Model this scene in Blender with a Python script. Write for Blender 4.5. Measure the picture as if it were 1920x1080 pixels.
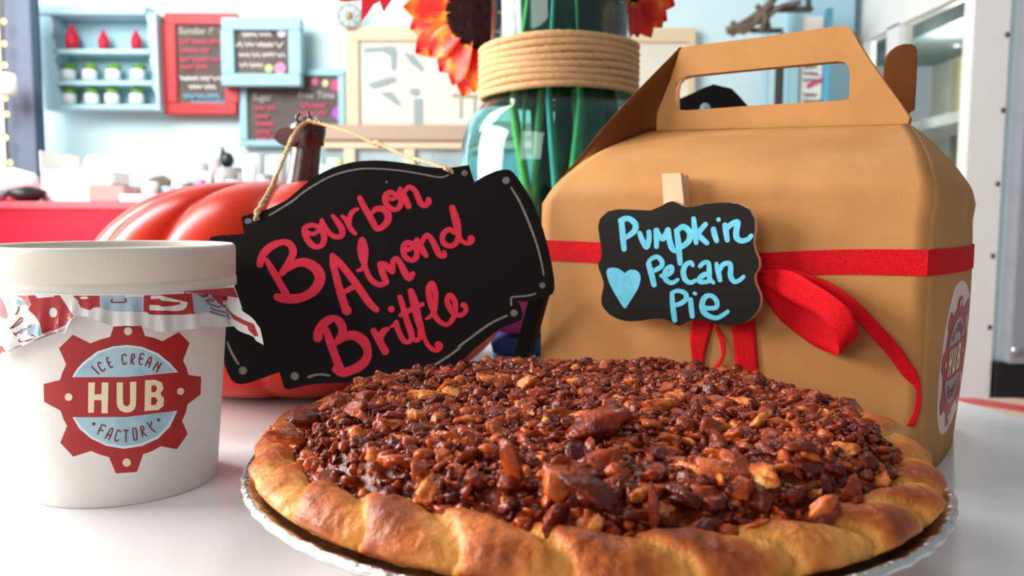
import bpy, bmesh, math, random
from math import sin, cos, pi, sqrt, tan, atan2
from mathutils import Vector, Matrix, noise
from mathutils.geometry import delaunay_2d_cdt
from mathutils.bvhtree import BVHTree
random.seed(7)
for o in list(bpy.data.objects): bpy.data.objects.remove(o)
SC = bpy.context.scene
COL = SC.collection

# ------------------------------------------------------------------ camera
F_PX, PITCH, ROLL, EYE = 1550.0, 0.0885, 0.0045, 0.1242      # table top is z = 0
_c, _s, _cr, _sr = cos(PITCH), sin(PITCH), cos(ROLL), sin(ROLL)
FWD = Vector((0, _c, -_s)); UP0 = Vector((0, _s, _c)); RT0 = Vector((1, 0, 0))
RT = RT0*_cr + UP0*_sr; UP = UP0*_cr - RT0*_sr
EYEV = Vector((0, 0, EYE))
cd = bpy.data.cameras.new('camera'); cam = bpy.data.objects.new('camera', cd); COL.objects.link(cam)
cam.matrix_world = Matrix(((RT.x, UP.x, -FWD.x, 0), (RT.y, UP.y, -FWD.y, 0), (RT.z, UP.z, -FWD.z, EYE), (0, 0, 0, 1)))
cd.sensor_width = 36; cd.lens = 36*F_PX/1920; cd.clip_start = .02; cd.clip_end = 60
cd.dof.use_dof = True; cd.dof.focus_distance = .33; cd.dof.aperture_fstop = cd.lens/1.9
SC.camera = cam

# ------------------------------------------------------------------ world, lights, exposure
SC.view_settings.view_transform = 'Standard'; SC.view_settings.look = 'None'
SC.view_settings.gamma = 1; SC.view_settings.use_curve_mapping = False
SC.view_settings.exposure = 0.0
W = bpy.data.worlds.new('world'); SC.world = W; W.use_nodes = True
W.node_tree.nodes['Background'].inputs[0].default_value = (.86, .95, 1, 1)
W.node_tree.nodes['Background'].inputs[1].default_value = .34

def area(name, loc, target, sx, sy, power, col):
    l = bpy.data.lights.new(name, 'AREA'); l.shape = 'RECTANGLE'; l.size = sx; l.size_y = sy
    l.energy = power; l.color = col
    o = bpy.data.objects.new(name, l); COL.objects.link(o); o.location = loc
    o.rotation_euler = (Vector(target)-Vector(loc)).to_track_quat('-Z', 'Y').to_euler()
    return o
area('window_daylight', (-1.75, .72, .62), (0, .38, .06), 1.3, .85, 78, (1, .97, .92))
area('rear_fill', (-1.15, -.9, .75), (-.05, .42, .05), 1.0, .7, 12, (1, .92, .84))  # added warm fill from behind the camera for sign, tub and crust fronts
area('shop_window_daylight', (-1.9, 1.7, 1.7), (.1, 4.2, .3), 1.6, 1.2, 120, (.97, 1, 1))
area('ceiling_light', (.35, 1.5, 1.75), (.05, .35, 0), .7, .5, 8, (1, .95, .88))

# ------------------------------------------------------------------ helpers
def ray(px, py):
    dx, dy = px-960, py-540
    ux = dx*_cr+dy*_sr; uy = -dx*_sr+dy*_cr
    return FWD + RT0*(ux/F_PX) - UP0*(uy/F_PX)
def at(px, py, Y):
    d = ray(px, py); return EYEV + d*(Y/d.y)
def onz(px, py, z=0.0):
    d = ray(px, py); return EYEV + d*((z-EYE)/d.z)
def plane_hit(px, py, p0, n):
    d = ray(px, py); return EYEV + d*((p0-EYEV).dot(n)/d.dot(n))

def nodes(m):
    m.use_nodes = True; nt = m.node_tree; return nt, nt.nodes['Principled BSDF']
def mat(name, col, rough=.5, metal=0, spec=.5, noise_scale=0, col2=None, bump=0, bscale=None, coat=0, trans=0, ior=1.45, emit=None, estr=0, sheen=0, detail=4, lo=.35, hi=.65, coords='Object', sss=0):
    m = bpy.data.materials.new(name); nt, b = nodes(m)
    b.inputs['Base Color'].default_value = (*col, 1); b.inputs['Roughness'].default_value = rough
    b.inputs['Metallic'].default_value = metal; b.inputs['Specular IOR Level'].default_value = spec
    b.inputs['Coat Weight'].default_value = coat; b.inputs['Coat Roughness'].default_value = .08
    b.inputs['Transmission Weight'].default_value = trans; b.inputs['IOR'].default_value = ior
    if sheen: b.inputs['Sheen Weight'].default_value = sheen
    if sss: b.inputs['Subsurface Weight'].default_value = sss; b.inputs['Subsurface Scale'].default_value = .004
    if emit: b.inputs['Emission Color'].default_value = (*emit, 1); b.inputs['Emission Strength'].default_value = estr
    if noise_scale or bump:
        tc = nt.nodes.new('ShaderNodeTexCoord')
        if coords == 'World':
            g = nt.nodes.new('ShaderNodeNewGeometry'); src = g.outputs['Position']
        else: src = tc.outputs[coords]
    if noise_scale:
        n = nt.nodes.new('ShaderNodeTexNoise'); n.inputs['Scale'].default_value = noise_scale; n.inputs['Detail'].default_value = detail
        nt.links.new(src, n.inputs['Vector'])
        r = nt.nodes.new('ShaderNodeValToRGB'); r.color_ramp.elements[0].position = lo; r.color_ramp.elements[1].position = hi
        r.color_ramp.elements[0].color = (*col, 1); r.color_ramp.elements[1].color = (*(col2 or col), 1)
        nt.links.new(n.outputs['Fac'], r.inputs[0]); nt.links.new(r.outputs[0], b.inputs['Base Color'])
    if bump:
        n2 = nt.nodes.new('ShaderNodeTexNoise'); n2.inputs['Scale'].default_value = bscale or noise_scale; n2.inputs['Detail'].default_value = 5
        nt.links.new(src, n2.inputs['Vector'])
        bp = nt.nodes.new('ShaderNodeBump'); bp.inputs['Strength'].default_value = bump; bp.inputs['Distance'].default_value = .001
        nt.links.new(n2.outputs['Fac'], bp.inputs['Height']); nt.links.new(bp.outputs[0], b.inputs['Normal'])
    return m

def link(o, parent=None):
    COL.objects.link(o)
    if parent is not None: o.parent = parent
    return o
def mesh_obj(name, verts, faces, m, parent=None, smooth=False, loc=None):
    me = bpy.data.meshes.new(name); me.from_pydata([tuple(v) for v in verts], [], faces); me.update()
    if smooth: me.polygons.foreach_set('use_smooth', [True]*len(me.polygons))
    if m is not None: me.materials.append(m)
    o = bpy.data.objects.new(name, me)
    if loc is not None: o.location = loc
    return link(o, parent)
def tag(o, label=None, cat=None, group=None, kind=None):
    if label: o['label'] = label
    if cat: o['category'] = cat
    if group: o['group'] = group
    if kind: o['kind'] = kind
    return o
def thing(name, label, cat, loc=(0, 0, 0), group=None):
    o = bpy.data.objects.new(name, None); o.empty_display_size = .02; COL.objects.link(o)
    o.location = loc
    return tag(o, label, cat, group)
def origin_to(o, p):
    """Move a thing's empty to its base p while its parts stay where they are."""
    p = Vector(p); o.location = p
    for ch in o.children:
        ch.matrix_parent_inverse = Matrix.Translation(-p)
def bm_obj(name, bm, m, parent=None, smooth=False):
    me = bpy.data.meshes.new(name); bm.to_mesh(me); bm.free()
    if smooth: me.polygons.foreach_set('use_smooth', [True]*len(me.polygons))
    if m is not None: me.materials.append(m)
    return link(bpy.data.objects.new(name, me), parent)
def add_box(bm, x0, x1, y0, y1, z0, z1, bev=0):
    r = bmesh.ops.create_cube(bm, size=1)
    bmesh.ops.scale(bm, vec=(abs(x1-x0), abs(y1-y0), abs(z1-z0)), verts=r['verts'])
    bmesh.ops.translate(bm, vec=((x0+x1)/2, (y0+y1)/2, (z0+z1)/2), verts=r['verts'])
    if bev:
        es = list({e for v in r['verts'] for e in v.link_edges})
        bmesh.ops.bevel(bm, geom=es, offset=bev, segments=2, affect='EDGES')
def box(name, x0, x1, y0, y1, z0, z1, m, parent=None, bev=0):
    bm = bmesh.new(); add_box(bm, x0, x1, y0, y1, z0, z1, bev); return bm_obj(name, bm, m, parent)
def pxbox(name, px0, py0, px1, py1, Y, th, m, parent=None, bev=.004):
    """A box whose front face, standing at distance Y, spans the given extent; th is its real depth."""
    a = at(px0, py1, Y); b = at(px1, py0, Y)
    return box(name, a.x, b.x, Y, Y+th, a.z, b.z, m, parent, bev)
def catmull(pts, n=6):
    out = []; N = len(pts)
    for i in range(N-1):
        p0 = pts[max(i-1, 0)]; p1 = pts[i]; p2 = pts[i+1]; p3 = pts[min(i+2, N-1)]
        for k in range(n):
            t = k/n
            out.append(tuple(.5*((2*b)+(-a+c)*t+(2*a-5*b+4*c-d)*t*t+(-a+3*b-3*c+d)*t**3) for a, b, c, d in zip(p0, p1, p2, p3)))
    out.append(tuple(pts[-1])); return out
def tube(name, pts, rad, m, parent=None, seg=10, smooth=True, sub=5, caps=True):
    P = [Vector(p) for p in (catmull([tuple(p) for p in pts], sub) if sub > 1 else pts)]
    N = len(P); V = []; Fc = []
    R = rad if callable(rad) else (lambda t: rad)
    up = Vector((0, 0, 1)); last = None
    for i, p in enumerate(P):
        t = (P[min(i+1, N-1)]-P[max(i-1, 0)]).normalized()
        a = (last - t*last.dot(t)) if last is not None else (up - t*up.dot(t))
        if a.length < 1e-4: a = Vector((1, 0, 0)) - t*t.x
        a.normalize(); last = a; b = t.cross(a)
        r = R(i/(N-1))
        for k in range(seg):
            q = 2*pi*k/seg; V.append(p + (a*cos(q)+b*sin(q))*r)
    for i in range(N-1):
        for k in range(seg):
            k2 = (k+1) % seg; Fc.append((i*seg+k, i*seg+k2, (i+1)*seg+k2, (i+1)*seg+k))
    if caps:
        Fc.append(tuple(range(seg-1, -1, -1))); Fc.append(tuple((N-1)*seg+k for k in range(seg)))
    return mesh_obj(name, V, Fc, m, parent, smooth)
def lathe(name, prof, n, m, parent=None, center=(0, 0, 0), mod=None, smooth=True, cap0=False, cap1=False):
    V = []; Fc = []; cx, cy, cz = center; M = len(prof)
    for i in range(n):
        a = 2*pi*i/n
        for j, (r, z) in enumerate(prof):
            rr, zz = (r, z) if mod is None else mod(a, r, z, j)
            V.append((cx+rr*cos(a), cy+rr*sin(a), cz+zz))
    for i in range(n):
        i2 = (i+1) % n
        for j in range(M-1): Fc.append((i*M+j, i2*M+j, i2*M+j+1, i*M+j+1))
    if cap0: Fc.append(tuple(i*M for i in range(n-1, -1, -1)))
    if cap1: Fc.append(tuple(i*M+M-1 for i in range(n)))
    return mesh_obj(name, V, Fc, m, parent, smooth)
def blob(name, c, rx, ry, rz, m, parent=None, amp=.15, fr=3, sub=3, seed=0):
    bm = bmesh.new(); bmesh.ops.create_icosphere(bm, subdivisions=sub, radius=1)
    for v in bm.verts:
        k = 1+amp*noise.noise(v.co*fr*.5+Vector((seed*3.1, seed, 0)))*2
        v.co = Vector((v.co.x*rx, v.co.y*ry, v.co.z*rz))*k + Vector(c)
    return bm_obj(name, bm, m, parent, True)
def inside(p, poly):
    x, y = p; r = False; j = len(poly)-1
    for i in range(len(poly)):
        xi, yi = poly[i][0], poly[i][1]; xj, yj = poly[j][0], poly[j][1]
        if (yi > y) != (yj > y) and x < (xj-xi)*(y-yi)/(yj-yi)+xi: r = not r
        j = i
    return r
def cdt(outer, holes=(), step=None):
    """Triangulate an outline with holes; step adds a grid of inner points. Returns 2-D verts, tris."""
    V = []; E = []
    for lp in [outer]+list(holes):
        s = len(V); n = len(lp)
        for k in range(n):
            V.append(Vector((lp[k][0], lp[k][1]))); E.append((s+k, s+(k+1) % n))
    if step:
        xs = [p[0] for p in outer]; ys = [p[1] for p in outer]
        x = min(xs)+step*.5
        while x < max(xs):
            y = min(ys)+step*.5
            while y < max(ys):
                if inside((x, y), outer) and not any(inside((x, y), h) for h in holes): V.append(Vector((x, y)))
                y += step
            x += step
    vo, eo, fo, *_ = delaunay_2d_cdt(V, E, [], 0, 1e-6)
    T = []
    for f in fo:
        c = sum((vo[i] for i in f), Vector((0, 0)))/len(f)
        if inside(c, outer) and not any(inside(c, h) for h in holes): T.append(tuple(f))
    return vo, T
def densify(lp, step):
    out = []
    for k in range(len(lp)):
        a = lp[k]; b = lp[(k+1) % len(lp)]; n = max(1, int(math.hypot(b[0]-a[0], b[1]-a[1])/step))
        for i in range(n): out.append((a[0]+(b[0]-a[0])*i/n, a[1]+(b[1]-a[1])*i/n))
    return out
def smooth_loop(pts, n=4):
    N = len(pts); out = []
    for i in range(N):
        p0, p1, p2, p3 = pts[i-1], pts[i], pts[(i+1) % N], pts[(i+2) % N]
        for k in range(n):
            t = k/n
            out.append(tuple(.5*((2*b)+(-a+c)*t+(2*a-5*b+4*c-d)*t*t+(-a+3*b-3*c+d)*t**3) for a, b, c, d in zip(p0, p1, p2, p3)))
    return out
def ell(cx, cy, rx, ry, n=24, rot=0):
    return [(cx+rx*cos(2*pi*k/n)*cos(rot)-ry*sin(2*pi*k/n)*sin(rot), cy+rx*cos(2*pi*k/n)*sin(rot)+ry*sin(2*pi*k/n)*cos(rot)) for k in range(n)]
def decal(name, loops, hit, m, parent, off=.0002, step=12):
    """Flat print laid on a surface: loops = [(outer, holes), ...]; hit(px,py) -> point, outward normal."""
    V = []; Fc = []
    for outer, holes in loops:
        o2 = densify(outer, step); h2 = [densify(h, step) for h in holes]
        vo, T = cdt(o2, h2, step)
        s = len(V)
        for v in vo:
            p, n = hit(v.x, v.y); V.append(p+n*off)
        for t in T: Fc.append(tuple(s+i for i in t))
    o = mesh_obj(name, V, Fc, m, parent); return o
def stroke_polys(pts, n=5, w=None):
    P = catmull([p if len(p) == 3 else (p[0], p[1], w) for p in pts], n) if len(pts) > 1 else [(pts[0][0], pts[0][1], pts[0][2] if len(pts[0]) == 3 else w)]
    return P
def strokes(name, lst, conv, hit, m, parent, off=.0003, w=None, sub=5, split=False):
    """Hand lettering: each painted line is a ribbon with round ends; overlapping ribbons are merged into one flat shape."""
    if split:
        for st in lst: o = strokes(name, [st], conv, hit, m, parent, off, w, sub)
        return o
    ox, oy, sc = conv; V2 = []; F2 = []
    for st in lst:
        P = stroke_polys(st, sub, w); L = []; N = len(P)
        for i, (x, y, ww) in enumerate(P):
            if N > 1:
                a = P[max(i-1, 0)]; b = P[min(i+1, N-1)]; dx, dy = b[0]-a[0], b[1]-a[1]; l = math.hypot(dx, dy) or 1
                nx, ny = -dy/l*ww/2, dx/l*ww/2
                V2.append((x+nx, y+ny)); V2.append((x-nx, y-ny)); L.append((len(V2)-2, len(V2)-1))
            if i in (0, N-1) or i % max(1, sub//2) == 0:
                s0 = len(V2); V2 += [(x+ww/2*cos(2*pi*k/12), y+ww/2*sin(2*pi*k/12)) for k in range(12)]; F2.append(list(range(s0, s0+12)))
        for a, b in zip(L, L[1:]): F2.append([a[0], b[0], b[1], a[1]])
    vo, eo, fo, _a, _b, of = delaunay_2d_cdt([Vector(v)/sc for v in V2], [], F2, 0, 1e-5)
    PL = [[V2[i] for i in f] for f in F2]; BB = [(min(p[0] for p in q), max(p[0] for p in q), min(p[1] for p in q), max(p[1] for p in q)) for q in PL]
    def covered(f):
        x = sum(vo[i].x for i in f)/len(f)*sc; y = sum(vo[i].y for i in f)/len(f)*sc
        return any(b[0] <= x <= b[1] and b[2] <= y <= b[3] and inside((x, y), q) for b, q in zip(BB, PL))
    fo = [f for f in fo if covered(f)]
    V = []
    for v in vo:
        p, n = hit(ox+v.x, oy+v.y); V.append(p+n*off)
    return mesh_obj(name, V, [tuple(f) for f in fo], m, parent)
def extrude_outline(name, pts3, back, m, parent=None, rim_mat=None, tris=None, holes=None):
    """Plate from a planar outline: front pts3, thickness vector back."""
    n = len(pts3); V = list(pts3)+[p+back for p in pts3]; Fc = []
    c0 = pts3[0]; ax = (pts3[n//3]-c0).normalized(); nn = back.normalized(); ay = nn.cross(ax)
    p2 = [((p-c0).dot(ax), (p-c0).dot(ay)) for p in pts3]
    s = 100.0; vo, T = cdt([(a*s, b*s) for a, b in p2])
    idx = {}
    for i, v in enumerate(vo):
        j = min(range(n), key=lambda k: (p2[k][0]*s-v.x)**2+(p2[k][1]*s-v.y)**2); idx[i] = j
    front = [tuple(idx[i] for i in t) for t in T]
    Fc += front; nf = len(front); Fc += [tuple(i+n for i in reversed(t)) for t in front]
    for k in range(n): Fc.append((k, (k+1) % n, (k+1) % n+n, k+n))
    o = mesh_obj(name, V, Fc, m, parent)
    if rim_mat:
        o.data.materials.append(rim_mat)
        for p in o.data.polygons[nf:]: p.material_index = 1
    bm = bmesh.new(); bm.from_mesh(o.data); bmesh.ops.recalc_face_normals(bm, faces=bm.faces); bm.to_mesh(o.data); bm.free()
    return o
def sheet(name, rows, m, parent=None, thick=.0005, smooth=True):
    """Sheet of card or cloth from a grid of points."""
    nr, nc = len(rows), len(rows[0]); V = [p for r in rows for p in r]
    Fc = [(i*nc+j, i*nc+j+1, (i+1)*nc+j+1, (i+1)*nc+j) for i in range(nr-1) for j in range(nc-1)]
    o = mesh_obj(name, V, Fc, m, parent, smooth)
    if thick:
        md = o.modifiers.new('thickness', 'SOLIDIFY'); md.thickness = thick; md.offset = 0
    return o
def lerp(a, b, t): return a+(b-a)*t
def interp_poly(pts, t):
    """point at parameter t (0..1 by index) of a polyline, smoothed"""
    P = pts; x = t*(len(P)-1); i = min(int(x), len(P)-2); f = x-i
    p0, p1, p2, p3 = P[max(i-1, 0)], P[i], P[i+1], P[min(i+2, len(P)-1)]
    return tuple(.5*((2*b)+(-a+c)*f+(2*a-5*b+4*c-d)*f*f+(-a+3*b-3*c+d)*f**3) for a, b, c, d in zip(p0, p1, p2, p3))

# ------------------------------------------------------------------ materials
M_wall = mat('pale_blue_paint', (.66, .85, .89), .7)
M_wallb = mat('blue_paint', (.38, .62, .72), .7)
M_white = mat('white_paint', (.86, .86, .83), .5)
M_table = mat('white_laminate', (.82, .80, .81), .14, spec=.5)
M_metal = mat('brushed_steel', (.36, .38, .42), .45, metal=.15)
M_dark = mat('black_metal', (.012, .012, .014), .4)
M_board = mat('chalkboard', (.007, .0052, .0048), .6, spec=.18)
M_pink = mat('pink_paint_marker', (.90, .035, .085), .5, spec=.3, noise_scale=200, col2=(.80, .028, .07))
M_cyan = mat('blue_paint_marker', (.10, .52, .72), .5, noise_scale=300, col2=(.16, .60, .78))
M_chalk = mat('grey_marker', (.36, .31, .31), .7, noise_scale=900, col2=(.22, .18, .18))
M_dot = mat('grey_chalk_dot', (.30, .27, .28), .8, noise_scale=700, col2=(.13, .11, .11))
M_wood = mat('pale_wood', (.78, .52, .33), .55, noise_scale=80, col2=(.70, .45, .27))
M_kraft = mat('kraft_card', (.50, .235, .078), .65, noise_scale=40, col2=(.45, .205, .066), bump=.10, bscale=900, detail=8, spec=.2)
M_kraft_shade = mat('kraft_card_shaded', (.30, .10, .028), .8, spec=.15)  # same kraft card, darkened to paint in the shade on the side tab
M_kraft_fl = mat('kraft_card_flap_shade', (.15, .045, .012), .8, spec=.1)  # same kraft card again, the left flap's shade painted into its colour
M_ribbon = mat('red_grosgrain', (.66, .003, .010), .7, spec=.15, noise_scale=500, col2=(.54, .002, .008), bump=.5, bscale=1400)
M_paper = mat('white_paper_card', (.80, .76, .72), .5, noise_scale=60, col2=(.78, .74, .70))
M_lid = mat('ivory_paper_lid', (.72, .655, .57), .45, bump=.05, bscale=700)
M_wrap = mat('waxed_paper', (.80, .77, .74), .4)
M_stick = mat('sticker_white', (.72, .66, .66), .35)
M_logored = mat('logo_red', (.36, .012, .016), .4, noise_scale=90, col2=(.42, .016, .018))
M_logoblue = mat('logo_blue', (.30, .50, .60), .4, noise_scale=60, col2=(.40, .60, .70), lo=.45, hi=.55)
M_logopale = mat('logo_pale_ring', (.68, .80, .84), .4)
M_cream = mat('logo_cream', (.84, .71, .46), .4)
M_logodark = mat('logo_dark_red', (.20, .012, .022), .4)
M_pinkst = mat('sticker_pink', (.74, .50, .46), .35)
M_grey = mat('logo_grey', (.30, .24, .24), .4, noise_scale=120, col2=(.40, .33, .33))
M_foil = mat('aluminium_foil', (.70, .69, .67), .24, metal=1, bump=.8, bscale=330)
M_twine = mat('jute_twine', (.62, .33, .15), .85, noise_scale=900, col2=(.78, .50, .28), bump=.6, bscale=1500)
M_rope = mat('raffia_rope', (.60, .34, .15), .8, noise_scale=240, col2=(.72, .45, .22), bump=.5, bscale=900)
M_pump = mat('red_orange_glaze', (.52, .014, .003), .28, spec=.25, coat=.0, noise_scale=9, col2=(.60, .034, .005), bump=.08, bscale=60)
M_stem = mat('dark_brown_stem', (.045, .012, .009), .28, coat=.4, noise_scale=60, col2=(.09, .03, .022), bump=.5, bscale=90)
M_green = mat('flower_stem', (.10, .32, .06), .5, noise_scale=60, col2=(.25, .50, .10))
M_leaf = mat('dark_leaf', (.004, .016, .006), .7, spec=.15, noise_scale=40, col2=(.012, .05, .016))
M_redframe = mat('red_painted_wood', (.55, .018, .018), .45)
M_bluframe = mat('blue_painted_wood', (.34, .60, .68), .5)
M_slate = mat('grey_chalkboard', (.115, .085, .075), .8, noise_scale=7, col2=(.16, .13, .12))
M_chw = mat('white_chalk', (.68, .62, .56), .8)
M_chp = mat('pink_chalk', (.52, .08, .12), .8)
M_chb = mat('blue_chalk', (.16, .33, .44), .8)
M_cabinet = mat('cream_wood', (.74, .60, .40), .5)
M_brownledge = mat('tan_ledge', (.48, .34, .25), .5)
M_counter = mat('red_laminate', (.74, .012, .042), .4, spec=.3)
M_navy = mat('navy_paint', (.020, .052, .085), .5)
M_bluegrey = mat('blue_grey_metal', (.20, .24, .33), .5)
M_bulb = mat('warm_bulb', (1, .6, .2), .4, emit=(1, .5, .15), estr=4)
M_glow = mat('daylit_pane', (.9, .97, 1), .4, emit=(.93, .98, 1), estr=1.6)

# ================================================================== SETTING
FL = -.76
# floor of red and cream squares
mf = bpy.data.materials.new('checkered_tile'); nt, b = nodes(mf)
g = nt.nodes.new('ShaderNodeNewGeometry'); ck = nt.nodes.new('ShaderNodeTexChecker'); ck.inputs['Scale'].default_value = 3.3
ck.inputs['Color1'].default_value = (.5, .03, .03, 1); ck.inputs['Color2'].default_value = (.7, .55, .42, 1)
nt.links.new(g.outputs['Position'], ck.inputs['Vector']); nt.links.new(ck.outputs[0], b.inputs['Base Color']); b.inputs['Roughness'].default_value = .3
tag(box('floor', -3.2, 3.4, -1.5, 4.3, FL-.05, FL, mf), kind='structure')
tag(box('wall_back', -3.2, 1.62, 4.2, 4.3, FL, 2.6, M_wall), kind='structure')
# right side wall: low wall, header, mullions; a shop display stands behind its glass
XR = 1.67
tag(box('wall_right', XR, XR+.08, 3.12, 4.3, FL, -.25, M_white), kind='structure')
tag(box('wall_back_return', 1.36, 1.62, 4.02, 4.2, FL, 2.6, M_wallb), kind='structure')
tag(box('trim_1', 1.66, 1.79, 3.05, 3.12, FL, 2.6, M_white), kind='structure')
tag(box('trim_2', 1.79, 1.845, 3.07, 3.12, FL, 2.6, M_wall), kind='structure')

def quadYZ(name, x, th, pts, m, parent=None):
    V = [Vector((x, y, z)) for y, z in pts]+[Vector((x+th, y, z)) for y, z in pts]; n = len(pts)
    Fc = [tuple(range(n)), tuple(reversed(range(n, 2*n)))]+[(k, (k+1) % n, (k+1) % n+n, k+n) for k in range(n)]
    o = mesh_obj(name, V, Fc, m, parent); bm = bmesh.new(); bm.from_mesh(o.data); bmesh.ops.recalc_face_normals(bm, faces=bm.faces); bm.to_mesh(o.data); bm.free(); return o
wn = thing('window_1', None, None); wn['kind'] = 'structure'
quadYZ('header', XR, .06, [(3.12, .945), (4.2, .955), (4.2, 2.6), (3.12, 2.6)], M_white, wn)
for y0, y1 in ((4.02, 4.2), (3.66, 3.78)): quadYZ('mullion', XR, .06, [(y0, -.25), (y1, -.25), (y1, .96), (y0, .96)], M_white, wn)
quadYZ('pane', XR+.03, .004, [(3.12, -.25), (4.2, -.25), (4.2, .96), (3.12, .96)], mat('clear_glass', (.9, .95, .93), .03, trans=1, ior=1.1), wn)
dc = thing('display_cabinet', 'pale display cabinet with glass shelves behind the right hand window', 'cabinet')
M_int = mat('dim_beige_lining', (.62, .58, .44), .6, noise_scale=3, col2=(.74, .72, .64))
box('back_panel', XR+.62, XR+.66, 3.15, 4.6, FL, 1.0, M_int, dc)
for z in (.52, .10): box('shelf', XR+.2, XR+.62, 3.15, 4.6, z, z+.045, M_white, dc)
for y in (3.15, 3.6, 4.1): box('divider', XR+.5, XR+.62, y, y+.05, -.2, .9, mat('olive_divider', (.34, .31, .17), .6), dc)
box('top_panel', XR+.18, XR+.66, 3.15, 4.6, .94, 1.0, mat('grey_green_panel', (.22, .28, .27), .6), dc)
l = bpy.data.lights.new('cabinet_fill', 'POINT'); l.energy = 6; l.shadow_soft_size = 0  # added unseen fill to brighten the cabinet interior, no real fitting
lo_ = bpy.data.objects.new('cabinet_fill', l); COL.objects.link(lo_); lo_.location = (XR+.3, 3.75, .88)
origin_to(dc, (XR+.4, 3.7, FL))

# riveted steel cold cabinet at the right
fr = thing('steel_cabinet', 'grey riveted steel cabinet on a black base at the right edge', 'cabinet')
y0 = 3.0
a = at(1868, 0, y0)
bm = bmesh.new()
pl = [at(1872, -20, y0), at(2300, -20, y0), at(2300, 682, y0), at(1836, 682, y0)]
xb0 = pl[3].x; 
box('side_panel', 1.83, 2.9, y0, y0+.12, pl[3].z, 2.4, M_metal, fr, .004)
box('base', 1.80, 2.9, y0+.03, y0+.12, FL, pl[3].z, M_dark, fr)
for px, py in ((1889, 65), (1881, 207), (1871, 345), (1862, 480), (1856, 614)):
    c = at(px, py, y0-.003); o = blob('rivet', c, .009, .006, .011, mat('dark_rivet', (.10, .06, .07), .3, metal=.6) if px == 1889 else bpy.data.materials['dark_rivet'], fr, 0, 1, 2)
c = at(1853, 657, y0-.01); blob('bolt', (max(c.x, 1.84), c.y, c.z), .017, .012, .019, mat('chrome_bolt', (.8, .8, .8), .15, metal=1), fr, 0, 1, 2)
origin_to(fr, (2.35, 3.06, FL))
# bench cushion
mb = bpy.data.materials.new('striped_vinyl'); nt, b = nodes(mb)
g = nt.nodes.new('ShaderNodeNewGeometry'); wv = nt.nodes.new('ShaderNodeTexWave'); wv.inputs['Scale'].default_value = 3.2; wv.inputs['Distortion'].default_value = 1; wv.bands_direction = 'DIAGONAL'
rp = nt.nodes.new('ShaderNodeValToRGB'); rp.color_ramp.elements[0].color = (.55, .015, .02, 1); rp.color_ramp.elements[1].color = (.62, .42, .3, 1); rp.color_ramp.elements[0].position = .45; rp.color_ramp.elements[1].position = .6
nt.links.new(g.outputs['Position'], wv.inputs['Vector']); nt.links.new(wv.outputs['Fac'], rp.inputs[0]); nt.links.new(rp.outputs[0], b.inputs['Base Color']); b.inputs['Roughness'].default_value = .35
bn = thing('bench', 'low bench with red and cream striped seat beyond the table edge', 'bench')
box('seat', .62, 1.75, 1.25, 1.86, -.36, -.285, mb, bn, .015)
for x in (.68, 1.69):
    for y in (1.3, 1.8): box('leg', x-.02, x+.02, y-.02, y+.02, FL, -.36, M_dark, bn)
origin_to(bn, (1.18, 1.55, FL))

# left: daylit window, navy post, string of bulbs
w2 = thing('window_2', None, None); w2['kind'] = 'structure'
pxbox('pane', -260, -60, 14, 330, 3.95, .02, M_glow, w2, 0)
pxbox('frame', -262, 330, 20, 345, 3.88, .06, M_white, w2, 0)
tag(pxbox('trim_3', 21, -40, 53, 360, 3.74, .015, M_bluegrey), kind='structure')
tag(pxbox('trim_4', 69, -40, 67, 360, 3.75, .02, M_navy), kind='structure')
tag(pxbox('trim_5', 12, -40, 11, 360, 3.75, .02, mat('grey_brown', (.16, .16, .14), .6)), kind='structure')
sl = thing('string_lights', 'string of small warm bulbs hanging down the left window edge', 'lights')
pts = [(7, 40), (8, 82), (9, 122), (10, 140), (10, 184), (13, 214), (11, 258), (19, 305)]
tube('wire', [at(x, y, 3.68) for x, y in [(6, -30)]+pts], .002, M_dark, sl, 6)
for i, (x, y) in enumerate(pts): blob('bulb', at(x, y, 3.67), .009, .009, .012, M_bulb, sl, 0, 1, 2)
origin_to(sl, at(12, 200, 3.68))
lp = tag(lathe('wall_lamp', [(0.001, -.05), (.03, -.045), (.04, -.02), (.04, .03), (.028, .05), (.001, .052)], 20, M_white, None, at(15, 160, 3.6)), 'small round white lamp fixed on the dark window post at far left', 'lamp')

# ------------------------------------------------------------------ wall shelf
sh = thing('wall_shelf', 'pale blue scalloped wall shelf holding red cones and white pots', 'shelf')
YS = 4.05
M_shelf = mat('pale_blue_shelf', (.50, .74, .80), .55)
M_shelfb = mat('shelf_back', (.38, .62, .70), .6)
pxbox('back_panel', 88, 16, 285, 205, YS+.125, .02, M_shelfb, sh, 0)
pxbox('cornice', 56, 10, 272, 26, YS-.02, .16, M_shelf, sh)
def scal(x0, amp, sgn):
    out = []
    for k in range(41):
        t = k/40; y = 24+t*182
        out.append((x0+sgn*(t*20+amp*abs(sin(t*pi*4))), y))
    return out
la = [(70, 24)]+scal(92, 5, 1)+[(84, 206)]
extrude_outline('side_panel', [at(x, y, YS) for x, y in la], Vector((0, .125, 0)), M_shelf, sh)
ra = [(292, 24)]+[(x, y) for x, y in scal(270, 5, 1)]+[(300, 206)]
extrude_outline('side_panel', [at(x, y, YS) for x, y in ra], Vector((0, .125, 0)), M_shelf, sh)
for (py, xa, xb) in ((92, 100, 280), (151, 108, 284), (196, 112, 290)): pxbox('shelf_board', xa, py, xb, py+8, YS, .125, M_shelf, sh, .002)
origin_to(sh, at(190, 206, YS+.2))
M_cone = mat('red_glitter_cone', (.72, .012, .05), .5)
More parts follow.
